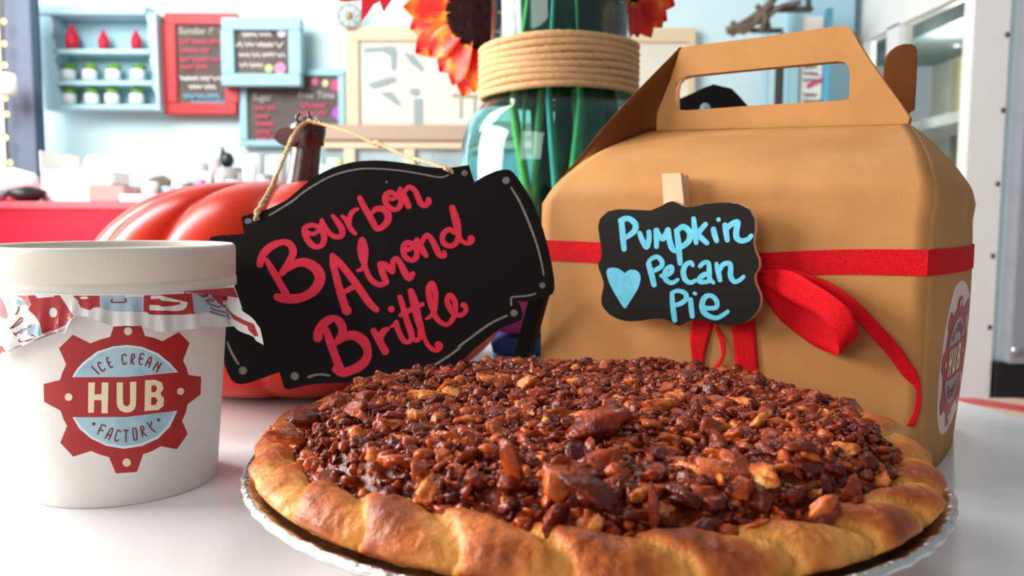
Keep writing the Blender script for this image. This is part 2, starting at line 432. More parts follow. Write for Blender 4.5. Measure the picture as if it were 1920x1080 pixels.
for i, (x, w) in enumerate(((136, 24), (195, 19), (256, 19))):
    c = at(x, 91.5, YS+.055); r = w/2/F_PX*(YS+.055)
    cn = lathe('red_cone', [(.0005, .0), (r*.85, .0), (r, r*.7), (r*1.02, r*1.5), (r*.8, r*2.2), (r*.4, r*2.9), (r*.15, r*3.6), (.0005, r*3.7)], 20, M_cone, None, c)
    tag(cn, ['leftmost and widest red cone on the top board of the wall shelf', 'middle red cone on the top board of the wall shelf', 'rightmost red cone on the top board of the wall shelf'][i], 'ornament', 'red cones on the wall shelf')
M_pot = mat('white_pot', (.95, .95, .95), .3); M_moss = mat('moss_green', (.10, .27, .035), .8, noise_scale=60, col2=(.16, .36, .06))
for row, (py, xs) in enumerate(((150, (129, 169, 213, 259)), (195, (130, 173, 211, 257)))):
    for k, x in enumerate(xs):
        c = at(x, py+.5, YS+.05); r = 13/F_PX*(YS+.05)
        t = thing('potted_plant', '%s white pot of green moss on the %s row of the wall shelf' % (['leftmost', 'second', 'third', 'rightmost'][k], ['upper', 'lower'][row]), 'plant', (0, 0, 0), 'white moss pots on the wall shelf')
        lathe('pot', [(.0005, 0), (r*.8, 0), (r, r*.3), (r, r*1.3), (r*.9, r*1.45), (.0005, r*1.4)], 20, M_pot, t, c)
        blob('moss', c+Vector((.006, 0, r*1.75)), r*.95, r*.8, r*.7, M_moss, t, .2, 5, 2, k+row*5)
        origin_to(t, c)

# ------------------------------------------------------------------ framed boards
def text_mesh(name, s, x, y, h, Y, m, parent, slant=0.0, sx=1.0):
    cu = bpy.data.curves.new('t', 'FONT'); cu.body = s; cu.size = 1; cu.shear = slant
    tmp = bpy.data.objects.new('t', cu); COL.objects.link(tmp)
    me = bpy.data.meshes.new_from_object(tmp.evaluated_get(bpy.context.evaluated_depsgraph_get()))
    bpy.data.objects.remove(tmp); bpy.data.curves.remove(cu)
    for v in me.vertices: v.co = at(x+v.co.x*h*sx*1.25, y-v.co.y*h*1.25, Y)
    me.name = name; me.materials.append(m); o = bpy.data.objects.new(name, me); return link(o, parent)
def scribble(name, lines, Y, m, parent, seed=0, w=3.2):
    """hand written chalk too far away to read: loops and dashes"""
    rnd = random.Random(seed); L = []
    for (x0, x1, y, h) in lines:
        x = x0
        while x < x1-6:
            wl = min(rnd.uniform(14, 34), x1-x); st = []; n = max(3, int(wl/3.2))
            for k in range(n): st.append((x+wl*k/(n-1), y+h*.42*(1 if k % 2 else -1)*rnd.uniform(.5, 1), w))
            L.append(st); x += wl+5
    return tag(strokes(name, L, (0, 0, 1), lambda px, py: (at(px, py, Y), Vector((0, -1, 0))), m, parent, 0, sub=3), kind='stuff')
def frame(parent, x0, y0, x1, y1, bw, Y, m, th=.05):
    for q in ((x0, y0, x1, y0+bw), (x0, y1-bw, x1, y1), (x0, y0+bw, x0+bw, y1-bw), (x1-bw, y0+bw, x1, y1-bw)):
        pxbox('frame_rail', *q, Y, th, m, parent, .004)
rb = thing('menu_board', 'tall chalkboard menu in a red frame, partly behind the blue framed one', 'menu board', (0, 0, 0), 'framed menu boards')
pxbox('board', 322, 42, 432, 202, 4.13, .02, M_slate, rb, 0); frame(rb, 307, 24, 443, 214, 21, 4.11, M_redframe, .07)
text_mesh('lettering', 'Sundae !!', 333, 64, 15, 4.122, M_chw, rb, .2, .95)
scribble('pink_lettering', [(338, 412, 78, 10), (338, 392, 95, 9), (338, 390, 112, 9), (338, 388, 126, 9), (395, 412, 112, 8)], 4.122, M_chp, rb, 1, 4)
scribble('white_lettering', [(338, 414, 147, 10), (355, 412, 163, 9)], 4.122, M_chw, rb, 2)
scribble('blue_lettering', [(345, 410, 180, 9), (360, 420, 192, 6)], 4.122, M_chb, rb, 3, 5)
origin_to(rb, at(375, 214, 4.13))
bb = thing('menu_board', 'small square menu board in a pale blue frame hung over the red one', 'menu board', (0, 0, 0), 'framed menu boards')
pxbox('board', 430, 50, 545, 142, 4.07, .02, M_slate, bb, 0); frame(bb, 415, 33, 563, 160, 22, 4.04, M_bluframe, .07)
scribble('white_lettering', [(455, 508, 65, 9), (440, 530, 84, 10), (448, 534, 103, 9), (450, 492, 122, 9)], 4.062, M_chw, bb, 5, 3)
for x, y, r, c in ((504, 128, 8, (.55, .72, .30)), (525, 128, 11, (.80, .32, .50)), (528, 62, 8, (.82, .62, .66))):
    decal('chalk_flower', [(ell(x, y, r, r), [])], lambda px, py: (at(px, py, 4.062), Vector((0, -1, 0))), mat('chalk_flower', c, .8), bb, 0, 40)
origin_to(bb, at(490, 160, 4.07))
lb = thing('menu_board', 'wide chalkboard menu in a thin blue frame, lowest of the three', 'menu board', (0, 0, 0), 'framed menu boards')
pxbox('board', 462, 140, 642, 270, 4.15, .02, M_slate, lb, 0); frame(lb, 450, 130, 646, 274, 11, 4.13, M_bluframe, .05)
text_mesh('lettering', 'Sugar', 472, 188, 15, 4.142, M_chw, lb, .2, .9)
text_mesh('lettering', 'Free Time', 558, 184, 14, 4.142, M_chw, lb, .1, .95)
scribble('pink_lettering', [(478, 515, 203, 9), (480, 512, 218, 9), (480, 514, 232, 9), (482, 512, 247, 9), (482, 512, 260, 9), (565, 612, 198, 9), (560, 612, 212, 9)], 4.142, M_chp, lb, 8, 4)
for x, y, r, c in ((630, 160, 10, (.72, .10, .24)), (610, 156, 6, (.8, .66, .35)), (590, 153, 7, (.72, .20, .30)), (634, 212, 11, (.42, .14, .62))):
    decal('chalk_flower', [(ell(x, y, r, r*1.1), [])], lambda px, py: (at(px, py, 4.142), Vector((0, -1, 0))), mat('chalk_flower', c, .8), lb, 0, 40)
origin_to(lb, at(550, 274, 4.15))
# wheel ornament
wh = thing('wheel_ornament', 'small round spoked metal wheel hung above the cream poster', 'ornament')
c = at(655, 30, 4.12)
def ringpts(c, r, n=28): return [c+Vector((r*cos(2*pi*k/n), 0, r*sin(2*pi*k/n))) for k in range(n+1)]
M_brass = mat('dull_brass', (.35, .30, .22), .4, metal=.5)
tube('rim', ringpts(c, .055), .006, M_brass, wh, 6, sub=1, caps=False)
for k in range(8):
    a_ = k*pi/4; tube('spoke', [c, c+Vector((.053*cos(a_), 0, .053*sin(a_)))], .003, M_brass, wh, 6, sub=1)
blob('hub', c, .018, .012, .018, mat('brass_hub', (.45, .28, .08), .3, metal=.6), wh, 0, 1, 2)
origin_to(wh, c)
# cream framed poster and the cabinet under it
ps = thing('framed_poster', 'large white drawing in a cream frame on the wall behind the jar', 'picture')
M_poster = mat('white_drawing_paper', (.74, .70, .60), .6, noise_scale=5, col2=(.80, .77, .68))
pxbox('paper', 672, 75, 1290, 240, 4.16, .02, M_poster, ps, 0)
for q in ((648, 52, 1306, 76), (648, 76, 672, 240), (1288, 76, 1306, 240)): pxbox('frame_rail', *q, 4.14, .05, M_cabinet, ps)
hp = lambda px, py: (at(px, py, 4.155), Vector((0, -1, 0)))
Mg = mat('drawn_grey', (.34, .41, .42), .8); Mg2 = mat('drawn_beige', (.42, .38, .26), .8)
decal('drawn_shapes', [([(682, 90), (740, 86), (744, 100), (742, 130), (734, 132), (732, 105), (716, 96), (682, 98)], []),
      ([(688, 158), (730, 144), (742, 145), (742, 152), (722, 160), (700, 166)], []),
      ([(712, 174), (735, 172), (748, 190), (753, 200), (740, 194)], []),
      ([(755, 98), (775, 102), (795, 128), (790, 134), (770, 118)], []), ([(768, 166), (784, 166), (788, 174), (780, 180), (770, 176)], []),
      ([(776, 185), (792, 185), (792, 236), (776, 236)], [])], hp, Mg, ps, 0, 40)
decal('drawn_table', [([(848, 176), (905, 178), (905, 184), (848, 182)], []), ([(862, 184), (866, 184), (866, 222), (862, 222)], []), ([(888, 184), (892, 184), (892, 222), (888, 222)], [])], hp, Mg2, ps, 0, 40)
origin_to(ps, at(980, 240, 4.16))
cb = thing('glazed_cabinet', 'cream cabinet with glass doors and tan top below the poster', 'cabinet')
pxbox('worktop', 600, 236, 1310, 262, 3.78, .33, M_brownledge, cb)
pxbox('top_rail', 604, 262, 1300, 278, 3.80, .05, M_cabinet, cb)
for x in (650, 762, 880, 1000, 1120, 1240): pxbox('stile', x-4, 278, x+16, 420, 3.80, .05, M_cabinet, cb)
pxbox('glass_door', 604, 278, 1300, 420, 3.83, .02, mat('grey_blue_glass', (.27, .37, .40), .12, noise_scale=5, col2=(.40, .50, .52)), cb, 0)
pxbox('carcass', 604, 420, 1300, 700, 3.80, .36, M_cabinet, cb)
origin_to(cb, at(950, 720, 3.95))
# blue wall section at right with dark gap, signboard and hanging sculpture
tag(pxbox('trim_6', 1447, 60, 1473, 700, 3.9, .1, mat('dark_brown_post', (.05, .03, .018), .6)), kind='structure')
tag(pxbox('trim_7', 1420, -40, 1447, 700, 3.9, .1, M_wallb), kind='structure')
sb = thing('signboard', 'narrow signboard with blue posts seen through the box handle', 'sign')
pxbox('board', 1500, 30, 1545, 200, 3.86, .02, M_white, sb, 0)
pxbox('post', 1482, 16, 1503, 260, 3.84, .05, M_bluframe, sb); pxbox('post', 1543, 14, 1563, 260, 3.84, .05, mat('bright_blue_paint', (.13, .45, .60), .5), sb)
scribble('grey_lettering', [(1507, 1540, 125, 9), (1507, 1540, 138, 9), (1507, 1540, 150, 8), (1507, 1540, 178, 9), (1507, 1540, 190, 9)], 3.855, M_slate, sb, 11, 2.6)
decal('red_stripe', [([(1512, 158), (1541, 145), (1541, 152), (1513, 167)], [])], lambda px, py: (at(px, py, 3.855), Vector((0, -1, 0))), M_chp, sb, .001, 40)
origin_to(sb, at(1520, 260, 3.86))
sc_ = thing('driftwood_shelf', 'dark twisted driftwood bracket holding a small metal shelf high on the wall', 'shelf')
M_drift = mat('driftwood', (.12, .085, .06), .8, noise_scale=30, col2=(.2, .15, .11))
YD = 3.7
for P, r in (([(1362, 58), (1385, 50), (1412, 34), (1440, 12), (1455, -12)], .018), ([(1370, 66), (1400, 48), (1430, 38), (1462, 14), (1500, 4)], .012), ([(1372, 40), (1395, 60), (1430, 30), (1442, 55)], .012), ([(1418, 10), (1436, 30), (1425, 62)], .013)):
    tube('branch', [at(x, y, YD+random.uniform(-.02, .02)) for x, y in P], r, M_drift, sc_, 7)
for q in ((1424, 11, 1526, 20), (1410, 52, 1470, 59), (1515, -30, 1523, 18)): pxbox('bar', *q, YD, .04, mat('dark_iron', (.06, .065, .06), .5), sc_)
origin_to(sc_, at(1440, 60, YD))

# ------------------------------------------------------------------ red counter with clutter
YC = 2.2
ct = thing('serving_counter', 'bright red fronted counter running behind the tub and pumpkin', 'counter')
a0 = at(-320, 376, YC); a1 = at(905, 376, YC)
box('front_panel', a0.x, a1.x, YC, YC+.02, FL, a0.z-.02, M_counter, ct)
box('worktop', a0.x-.01, a1.x+.01, YC-.015, YC+.6, a0.z-.02, a0.z, mat('pink_edge_top', (.80, .09, .13), .3), ct, .004)
box('carcass', a0.x, a1.x, YC+.02, YC+.58, FL, a0.z-.02, M_white, ct)
origin_to(ct, ((a0.x+a1.x)/2, YC+.3, FL))
ZT = a0.z
def onc(px, Y): p = at(px, 376, Y); return Vector((p.x, Y, ZT))
def sz(n, Y): return n/F_PX*Y
# open white carton
cx = thing('white_carton', 'open white paper carton with raised flap on the red counter', 'carton')
Yc = 2.3; L_ = onc(78, Yc); R_ = onc(182, Yc)
box('body', L_.x, R_.x, Yc, Yc+.2, ZT, ZT+sz(60, Yc), M_white, cx, .003)
quad = [Vector((L_.x, Yc+.2, ZT+sz(60, Yc))), Vector((L_.x+.01, Yc+.24, ZT+sz(98, Yc))), Vector((L_.x+.11, Yc+.26, ZT+sz(96, Yc))), Vector((R_.x, Yc+.2, ZT+sz(58, Yc)))]
extrude_outline('flap', quad, Vector((0, .004, 0)), mat('cream_card', (.80, .70, .58), .6), cx)
box('side_wing', L_.x, L_.x+.004, Yc, Yc+.2, ZT+sz(58, Yc), ZT+sz(95, Yc), M_white, cx)
origin_to(cx, ((L_.x+R_.x)/2, Yc+.1, ZT))
p = onc(212, 2.28); tag(box('pink_box', p.x-sz(32, 2.28), p.x+sz(34, 2.28), 2.24, 2.36, ZT, ZT+sz(30, 2.28), mat('dusty_pink_card', (.50, .28, .26), .6), None, .003), 'low dusty pink cardboard box beside the white carton', 'box')
p = onc(205, 2.3); tag(box('folded_napkins', p.x-sz(28, 2.3), p.x+sz(24, 2.3), 2.25, 2.35, ZT+sz(30, 2.28), ZT+sz(52, 2.3), M_white, None, .006), 'stack of folded white napkins lying on the pink box', 'napkins')
p = onc(268, 2.23); tag(box('paper_stack', p.x-sz(34, 2.23), p.x+sz(34, 2.23), 2.20, 2.235+.03, ZT, ZT+sz(14, 2.2), M_white, None, .002), 'flat stack of white paper at the counter front edge', 'paper')
p = onc(46, 2.26); tag(blob('black_bag', (p.x, 2.27, ZT+sz(14, 2.3)), sz(34, 2.3), .045, sz(15, 2.3), M_dark, None, .12, 3, 3, 2), 'crumpled black bag lying on the counter left of the white carton', 'bag')
p = onc(20, 2.5); tag(blob('white_sack', (p.x, 2.52, ZT+sz(32, 2.5)), sz(48, 2.5), .08, sz(32, 2.5), M_white, None, .1, 3, 3, 3), 'bulging white sack behind the black bag at far left', 'bag')
p = onc(-8, 2.25); tag(blob('grey_pouch', (p.x, 2.26, ZT+sz(13, 2.26)), sz(14, 2.26), .03, sz(13, 2.26), mat('grey_fabric', (.45, .50, .56), .7), None, .1, 3, 3, 4), 'light grey pouch at the far left end of the counter', 'pouch')
# bowls, cups, jars and glasses
def cup(px, Y, wpx, hpx, m, name='paper_cup', label='', cat='cup', flare=1.15, group=None, z=None):
    p = onc(px, Y); r = sz(wpx/2, Y); h = sz(hpx, Y); z0 = ZT if z is None else z
    o = lathe(name, [(.0005, .001), (r/flare, .001), (r, h), (r*.93, h), (r/flare*.9, .004), (.0005, .004)], 20, m, None, (p.x, p.y, z0))
    return tag(o, label, cat, group)
M_grglass = mat('frosted_glass', (.72, .76, .78), .12, trans=.35)
M_greyd = mat('dark_grey_plastic', (.10, .09, .085), .5)
cup(282, 2.32, 30, 38, M_white, 'paper_cup', 'plain white paper cup just right of the pink box')
cup(312, 2.36, 34, 30, mat('pale_blue_plastic', (.42, .62, .72), .4), 'blue_cup', 'pale blue cup standing behind the white paper cup')
tag(blob('bread_basket', (onc(302, 2.5).x, 2.5, ZT+sz(25, 2.5)), sz(30, 2.5), .05, sz(24, 2.5), mat('brown_wicker', (.13, .10, .07), .8), None, .1, 4, 3, 6), 'dark brown woven basket behind the blue cup', 'basket')
tag(lathe('white_dome', [(sz(22, 2.42), 0), (sz(22, 2.42), .02), (sz(17, 2.42), .06), (sz(8, 2.42), .085), (.0005, .09), (.0005, 0)], 24, M_white, None, onc(342, 2.42)), 'round white domed dish on the counter above the pumpkin', 'dish')
k = 0
items = [(336, 2.26, 26, 22, M_white, 'saucer_stack', 'low stack of white saucers just above the pumpkin left shoulder', 'saucers'),
 (388, 2.44, 22, 58, M_white, 'milk_jug', 'white milk jug behind the squat sugar pot', 'jug'),
 (415, 2.36, 20, 52, mat('lilac_plastic', (.55, .45, .55), .4), 'lilac_beaker', 'small lilac beaker in front of the mauve napkin holder', 'beaker'),
 (458, 2.46, 24, 58, mat('charcoal_tin', (.16, .15, .15), .5), 'charcoal_tin', 'slim charcoal tin between the wide grey tin and the tall white cup', 'tin'),
 (484, 2.52, 26, 92, M_grglass, 'glass_carafe', 'clear carafe behind the tall white cup', 'carafe'),
 (512, 2.32, 20, 44, mat('amber_jar', (.45, .30, .16), .3), 'amber_jar', 'small amber jar behind the left run of twine', 'jar'),
 (548, 2.50, 30, 66, mat('grey_blue_cup', (.42, .55, .6), .4), 'grey_blue_mug', 'grey blue mug hidden partly by the pumpkin stem', 'mug'),
 (630, 2.50, 30, 84, mat('lime_lid_tub', (.62, .80, .40), .4), 'lime_tub', 'pale lime tub behind the ice blue tub', 'tub'),
 (352, 2.30, 22, 36, M_greyd, 'dark_cup', 'small dark grey cup in front of the white domed dish', 'cup'),
 (378, 2.34, 18, 44, mat('magenta_plastic', (.55, .12, .3), .4), 'pink_bottle', 'small pink bottle among the jars on the counter', 'bottle'),
 (400, 2.30, 26, 34, M_white, 'sugar_pot', 'squat white sugar pot beside the pink bottle', 'pot'),
 (372, 2.48, 40, 74, M_grglass, 'glass_jar', 'tall clear jar behind the pink bottle', 'jar'),
 (430, 2.50, 52, 66, mat('grey_tin', (.26, .25, .24), .5), 'grey_tin', 'wide grey tin under the small black figurine', 'tin'),
 (404, 2.56, 24, 84, mat('mauve_paper', (.5, .4, .42), .6), 'napkin_holder', 'mauve napkin holder left of the black figurine', 'holder'),
 (440, 2.28, 30, 42, M_grglass, 'drinking_glass', 'short clear glass in front of the grey tin', 'glass'),
 (470, 2.36, 26, 74, M_white, 'tall_cup', 'tall white cup right of the grey tin', 'cup'),
 (498, 2.30, 34, 52, mat('silver_steel', (.6, .58, .56), .25, metal=.8), 'steel_shaker', 'silver steel shaker between the tall white cup and the twine', 'shaker'),
 (524, 2.42, 30, 88, M_grglass, 'glass_jar', 'tall clear jar directly left of the pumpkin stem', 'jar'),
 (610, 2.36, 46, 70, mat('ice_blue_plastic', (.5, .74, .84), .4), 'ice_blue_tub', 'ice blue tub right of the pumpkin stem', 'tub'),
 (655, 2.30, 36, 52, M_white, 'paper_cup', 'white paper cup right of the ice blue tub', 'cup'),
 (700, 2.40, 44, 76, mat('grey_bottle', (.35, .37, .40), .4), 'grey_canister', 'grey canister on the counter under the middle of the twine', 'canister'),
 (745, 2.42, 40, 60, mat('pale_teal_tub', (.55, .72, .75), .4), 'teal_tub', 'pale teal tub behind the top edge of the big chalkboard', 'tub')]
for (px, Y, w, h, m, n, lb_, c_) in items: cup(px, Y, w, h, m, n, lb_, c_)
fg = thing('black_figurine', 'small black pointed figurine standing on the grey tin', 'figurine')
p = onc(428, 2.5); z0 = ZT+sz(66, 2.5)
blob('body', (p.x, 2.5, z0+sz(14, 2.5)), sz(13, 2.5), .02, sz(14, 2.5), M_dark, fg, .1, 3, 2, 1)
tube('head', [(p.x-sz(6, 2.5), 2.5, z0+sz(18, 2.5)), (p.x-sz(9, 2.5), 2.5, z0+sz(40, 2.5))], lambda t: .011*(1-t)+.002, M_dark, fg, 8, sub=2)
origin_to(fg, (p.x, 2.5, z0))

# ================================================================== TABLE
tb = thing('dining_table', 'glossy white table carrying the pie, tub, signs and box', 'table')
e1 = onz(1815, 753); e2 = onz(1920, 782); dd = (e1-e2).normalized(); far = e2+dd*((1.12-e2.y)/dd.y); near = e2-dd*((e2.y+.25)/dd.y)
tv = [Vector((far.x, far.y, 0)), Vector((-.95, 1.12, 0)), Vector((-.95, -.25, 0)), Vector((near.x, near.y, 0))]
tt = extrude_outline('tabletop', tv, Vector((0, 0, -.03)), M_table, tb)
md = tt.modifiers.new('edge', 'BEVEL'); md.width = .004; md.segments = 3
for x, y in ((-.85, -.15), (-.85, 1.0), (.14, 1.0), (.3, -.15)): box('leg', x-.025, x+.025, y-.025, y+.025, FL, -.03, M_metal, tb, .003)
origin_to(tb, (-.35, .43, FL))

#SPLIT
# ================================================================== PIE
PX, PY, RP = .0286, .310, .125
pan = thing('foil_pie_pan', 'round crimped aluminium foil pan holding the pecan pie', 'pan')
def crimp(a, r, z, j):
    k = cos(a*88)
    if j in (2, 3, 4): return r-.0006*max(0, k)**3*(1 if j == 3 else .6), z
    if j in (5, 6, 7, 8, 9, 10): return r+.00022*cos(a*61+.8*sin(a*9)), z-.00035*max(0, cos(a*70+sin(a*13)))**8
    return r, z
prof = [(.0005, .0012), (.086, .0012), (.088, .0016), (.102, .018), (.114, .0318), (.1205, .0325), (.1226, .0342), (.1245, .0348), (.1258, .0334), (.1252, .0318), (.1232, .0312), (.1205, .0318), (.1135, .0308), (.101, .0172), (.0875, .0004), (.0005, .0003)]
lathe('pan_body', prof, 528, M_foil, pan, (PX, PY, 0), crimp)
origin_to(pan, (PX, PY, 0))

pie = thing('pecan_pie', 'whole pecan pie with golden rope crust and glazed nut topping', 'pie')
# crust colour follows how much each lobe has browned
M_crust = bpy.data.materials.new('baked_pastry'); nt, b = nodes(M_crust)
at_ = nt.nodes.new('ShaderNodeAttribute'); at_.attribute_name = 'bake'
tcn = nt.nodes.new('ShaderNodeTexCoord')
n1 = nt.nodes.new('ShaderNodeTexNoise'); n1.inputs['Scale'].default_value = 75; n1.inputs['Detail'].default_value = 6
n2 = nt.nodes.new('ShaderNodeTexNoise'); n2.inputs['Scale'].default_value = 330; n2.inputs['Detail'].default_value = 4
ad = nt.nodes.new('ShaderNodeMath'); ad.operation = 'MULTIPLY_ADD'; ad.inputs[1].default_value = .55; 
ad2 = nt.nodes.new('ShaderNodeMath'); ad2.operation = 'MULTIPLY_ADD'; ad2.inputs[1].default_value = .3
rp = nt.nodes.new('ShaderNodeValToRGB'); cr = rp.color_ramp
cr.elements[0].position = .25; cr.elements[0].color = (.80, .45, .13, 1)
cr.elements[1].position = .95; cr.elements[1].color = (.24, .040, .007, 1)
e = cr.elements.new(.5); e.color = (.70, .28, .050, 1)
e = cr.elements.new(.72); e.color = (.52, .125, .018, 1)
for a_, b_ in ((tcn.outputs['Object'], n1.inputs['Vector']), (tcn.outputs['Object'], n2.inputs['Vector']), (n1.outputs['Fac'], ad.inputs[0]), (at_.outputs['Fac'], ad.inputs[2]), (n2.outputs['Fac'], ad2.inputs[0]), (ad.outputs[0], ad2.inputs[2]), (ad2.outputs[0], rp.inputs[0]), (rp.outputs[0], b.inputs['Base Color'])): nt.links.new(a_, b_)
bp = nt.nodes.new('ShaderNodeBump'); bp.inputs['Strength'].default_value = .7; bp.inputs['Distance'].default_value = .0014
nt.links.new(n2.outputs['Fac'], bp.inputs['Height']); nt.links.new(bp.outputs[0], b.inputs['Normal'])
b.inputs['Roughness'].default_value = .45; b.inputs['Specular IOR Level'].default_value = .35; b.inputs['Subsurface Weight'].default_value = .15; b.inputs['Subsurface Scale'].default_value = .003
b.inputs['Subsurface Radius'].default_value = (1, .4, .15)
NT, NP = 1200, 46; R0 = .1118; NL = 26
rnd = random.Random(3); lobe = [rnd.uniform(.82, 1.15) for _ in range(NL)]; wob = [rnd.uniform(-.18, .18) for _ in range(NL+1)]; wob[NL] = wob[0]
V = []; bake = []
for i in range(NT):
    a = 2*pi*i/NT
    for j in range(NP):
        q = 2*pi*j/NP
        x = NL*a/(2*pi)+.9*(.5-.5*cos(q))*(1 if True else 0)-.2*sin(q)
        k0 = int(math.floor(x)) % NL; f = x-math.floor(x)
        f = min(max(f+wob[k0]*sin(pi*f)*.6, 0), 1)
        bulge = max(0, sin(pi*f**.62))**.55*(1-.28*f)
        rr = .0074+.0046*bulge*lobe[k0]
        ca, sa = cos(a), sin(a)
        R1 = R0+.0014*sin(2*a+1.2)+.0008*sin(7*a); base = Vector((R1*ca, R1*sa, .0350)); nv = Vector((ca*cos(q), sa*cos(q), sin(q)))
        p = base+Vector((ca*cos(q)*rr*1.06, sa*cos(q)*rr*1.06, sin(q)*rr*.92))
        h = noise.fractal(p*85, 1, 2, 3)*.0009+noise.noise(p*300)*.00040+noise.noise(Vector((a*9, q*9, 3)))*.0004
        p += nv*h
        p += Vector((0, 0, .0012*sin(a*3+1)+.0008*sin(a*5)))
        rr_ = math.hypot(p.x, p.y)
        if rr_ > .112:                       # the pastry rests on the foil flange
            p.z = max(p.z, .0343+.0006*noise.noise(p*200)); tz = min(1, max(0, (p.z-.0345)/.006)); rm = lerp(.1188, .1242, tz**.6)+.0008*noise.noise(Vector((a*12, 0, 0)))
            if rr_ > rm: p.x *= rm/rr_; p.y *= rm/rr_
        V.append(p+Vector((PX, PY, 0)))
        bake.append(max(0, min(1, bulge*.62*lobe[k0]-.28+.16*max(0, sin(q+.2))+noise.noise(p*40)*.22)))
Fc = [(i*NP+j, ((i+1) % NT)*NP+j, ((i+1) % NT)*NP+(j+1) % NP, i*NP+(j+1) % NP) for i in range(NT) for j in range(NP)]
cr_o = mesh_obj('crust', V, Fc, M_crust, pie, True)
at0 = cr_o.data.attributes.new('bake', 'FLOAT', 'POINT'); at0.data.foreach_set('value', bake)

def nut_mat(name, src):
    m = bpy.data.materials.new(name); nt, b = nodes(m)
    tc = nt.nodes.new('ShaderNodeTexCoord'); n = nt.nodes.new('ShaderNodeTexNoise'); n.inputs['Scale'].default_value = 170 ; n.inputs['Detail'].default_value = 6
    if src == 'rand': t = nt.nodes.new('ShaderNodeObjectInfo'); out = t.outputs['Random']
    elif src == 'attr': t = nt.nodes.new('ShaderNodeAttribute'); t.attribute_name = 'tint'; out = t.outputs['Fac']
    else: out = None
    gm = nt.nodes.new('ShaderNodeNewGeometry'); nt.links.new(gm.outputs['Position'], n.inputs['Vector'])
    ma = nt.nodes.new('ShaderNodeMath'); ma.operation = 'MULTIPLY_ADD'; ma.inputs[1].default_value = .9; ma.inputs[2].default_value = -.4
    if out is not None:
        m2 = nt.nodes.new('ShaderNodeMath'); m2.operation = 'MULTIPLY_ADD'; m2.inputs[1].default_value = .62
        nt.links.new(n.outputs['Fac'], ma.inputs[0]); nt.links.new(out, m2.inputs[0]); nt.links.new(ma.outputs[0], m2.inputs[2]); f = m2.outputs[0]
    else:
        ma.inputs[2].default_value = -.30; nt.links.new(n.outputs['Fac'], ma.inputs[0]); f = ma.outputs[0]
    r = nt.nodes.new('ShaderNodeValToRGB'); c = r.color_ramp
    c.elements[0].position = .06; c.elements[0].color = (.085, .007, .002, 1)
    c.elements[1].position = .86; c.elements[1].color = (.86, .50, .17, 1)
    for ps_, cl in ((.24, (.17, .016, .003)), (.46, (.34, .046, .006)), (.61, (.52, .105, .012)), (.75, (.72, .25, .04))):
        e = c.elements.new(ps_); e.color = (*cl, 1)
    nt.links.new(f, r.inputs[0]); nt.links.new(r.outputs[0], b.inputs['Base Color'])
    n2 = nt.nodes.new('ShaderNodeTexNoise'); n2.inputs['Scale'].default_value = 620; n2.inputs['Detail'].default_value = 3; nt.links.new(gm.outputs['Position'], n2.inputs['Vector'])
    bp = nt.nodes.new('ShaderNodeBump'); bp.inputs['Strength'].default_value = .55; bp.inputs['Distance'].default_value = .0012
    nt.links.new(n2.outputs['Fac'], bp.inputs['Height']); nt.links.new(bp.outputs[0], b.inputs['Normal'])
    b.inputs['Roughness'].default_value = .25; b.inputs['Specular IOR Level'].default_value = .24; b.inputs['Coat Weight'].default_value = .13; b.inputs['Coat Roughness'].default_value = .05
    nt.links.new(bp.outputs[0], b.inputs['Coat Normal'])
    b.inputs['Subsurface Weight'].default_value = .12; b.inputs['Subsurface Radius'].default_value = (1, .3, .1); b.inputs['Subsurface Scale'].default_value = .002
    return m
M_nut = nut_mat('glazed_pecan', 'rand'); M_nuts = nut_mat('glazed_pecan_crumbs', 'attr'); M_fill = nut_mat('caramel_filling', None)
RF = .1068
def ztop(x, y):
    r = math.hypot(x, y)/RF
    z = .0520+.0040*(1-min(r, 1)**2)+.0034*noise.noise(Vector((x*38, y*38, 3)))
    if r > .90: z -= (r-.90)*.085
    return z
# filling: a rough caramel surface under the nuts
V = []; Fc = []; NR, NA = 110, 520
for i in range(NR+1):
    r = .1085*i/NR
    for j in range(NA):
        a = 2*pi*j/NA; x, y = r*cos(a), r*sin(a)
        z = ztop(x, y)-.0013+.0016*noise.noise(Vector((x*170, y*170, 0)))+.0012*noise.noise(Vector((x*420, y*420, 5)))
        V.append((PX+x, PY+y, z if i < NR else .036))
for i in range(NR):
    for j in range(NA): Fc.append((i*NA+j, (i+1)*NA+j, (i+1)*NA+(j+1) % NA, i*NA+(j+1) % NA))
mesh_obj('filling', V, Fc, M_fill, pie, True)
V = []
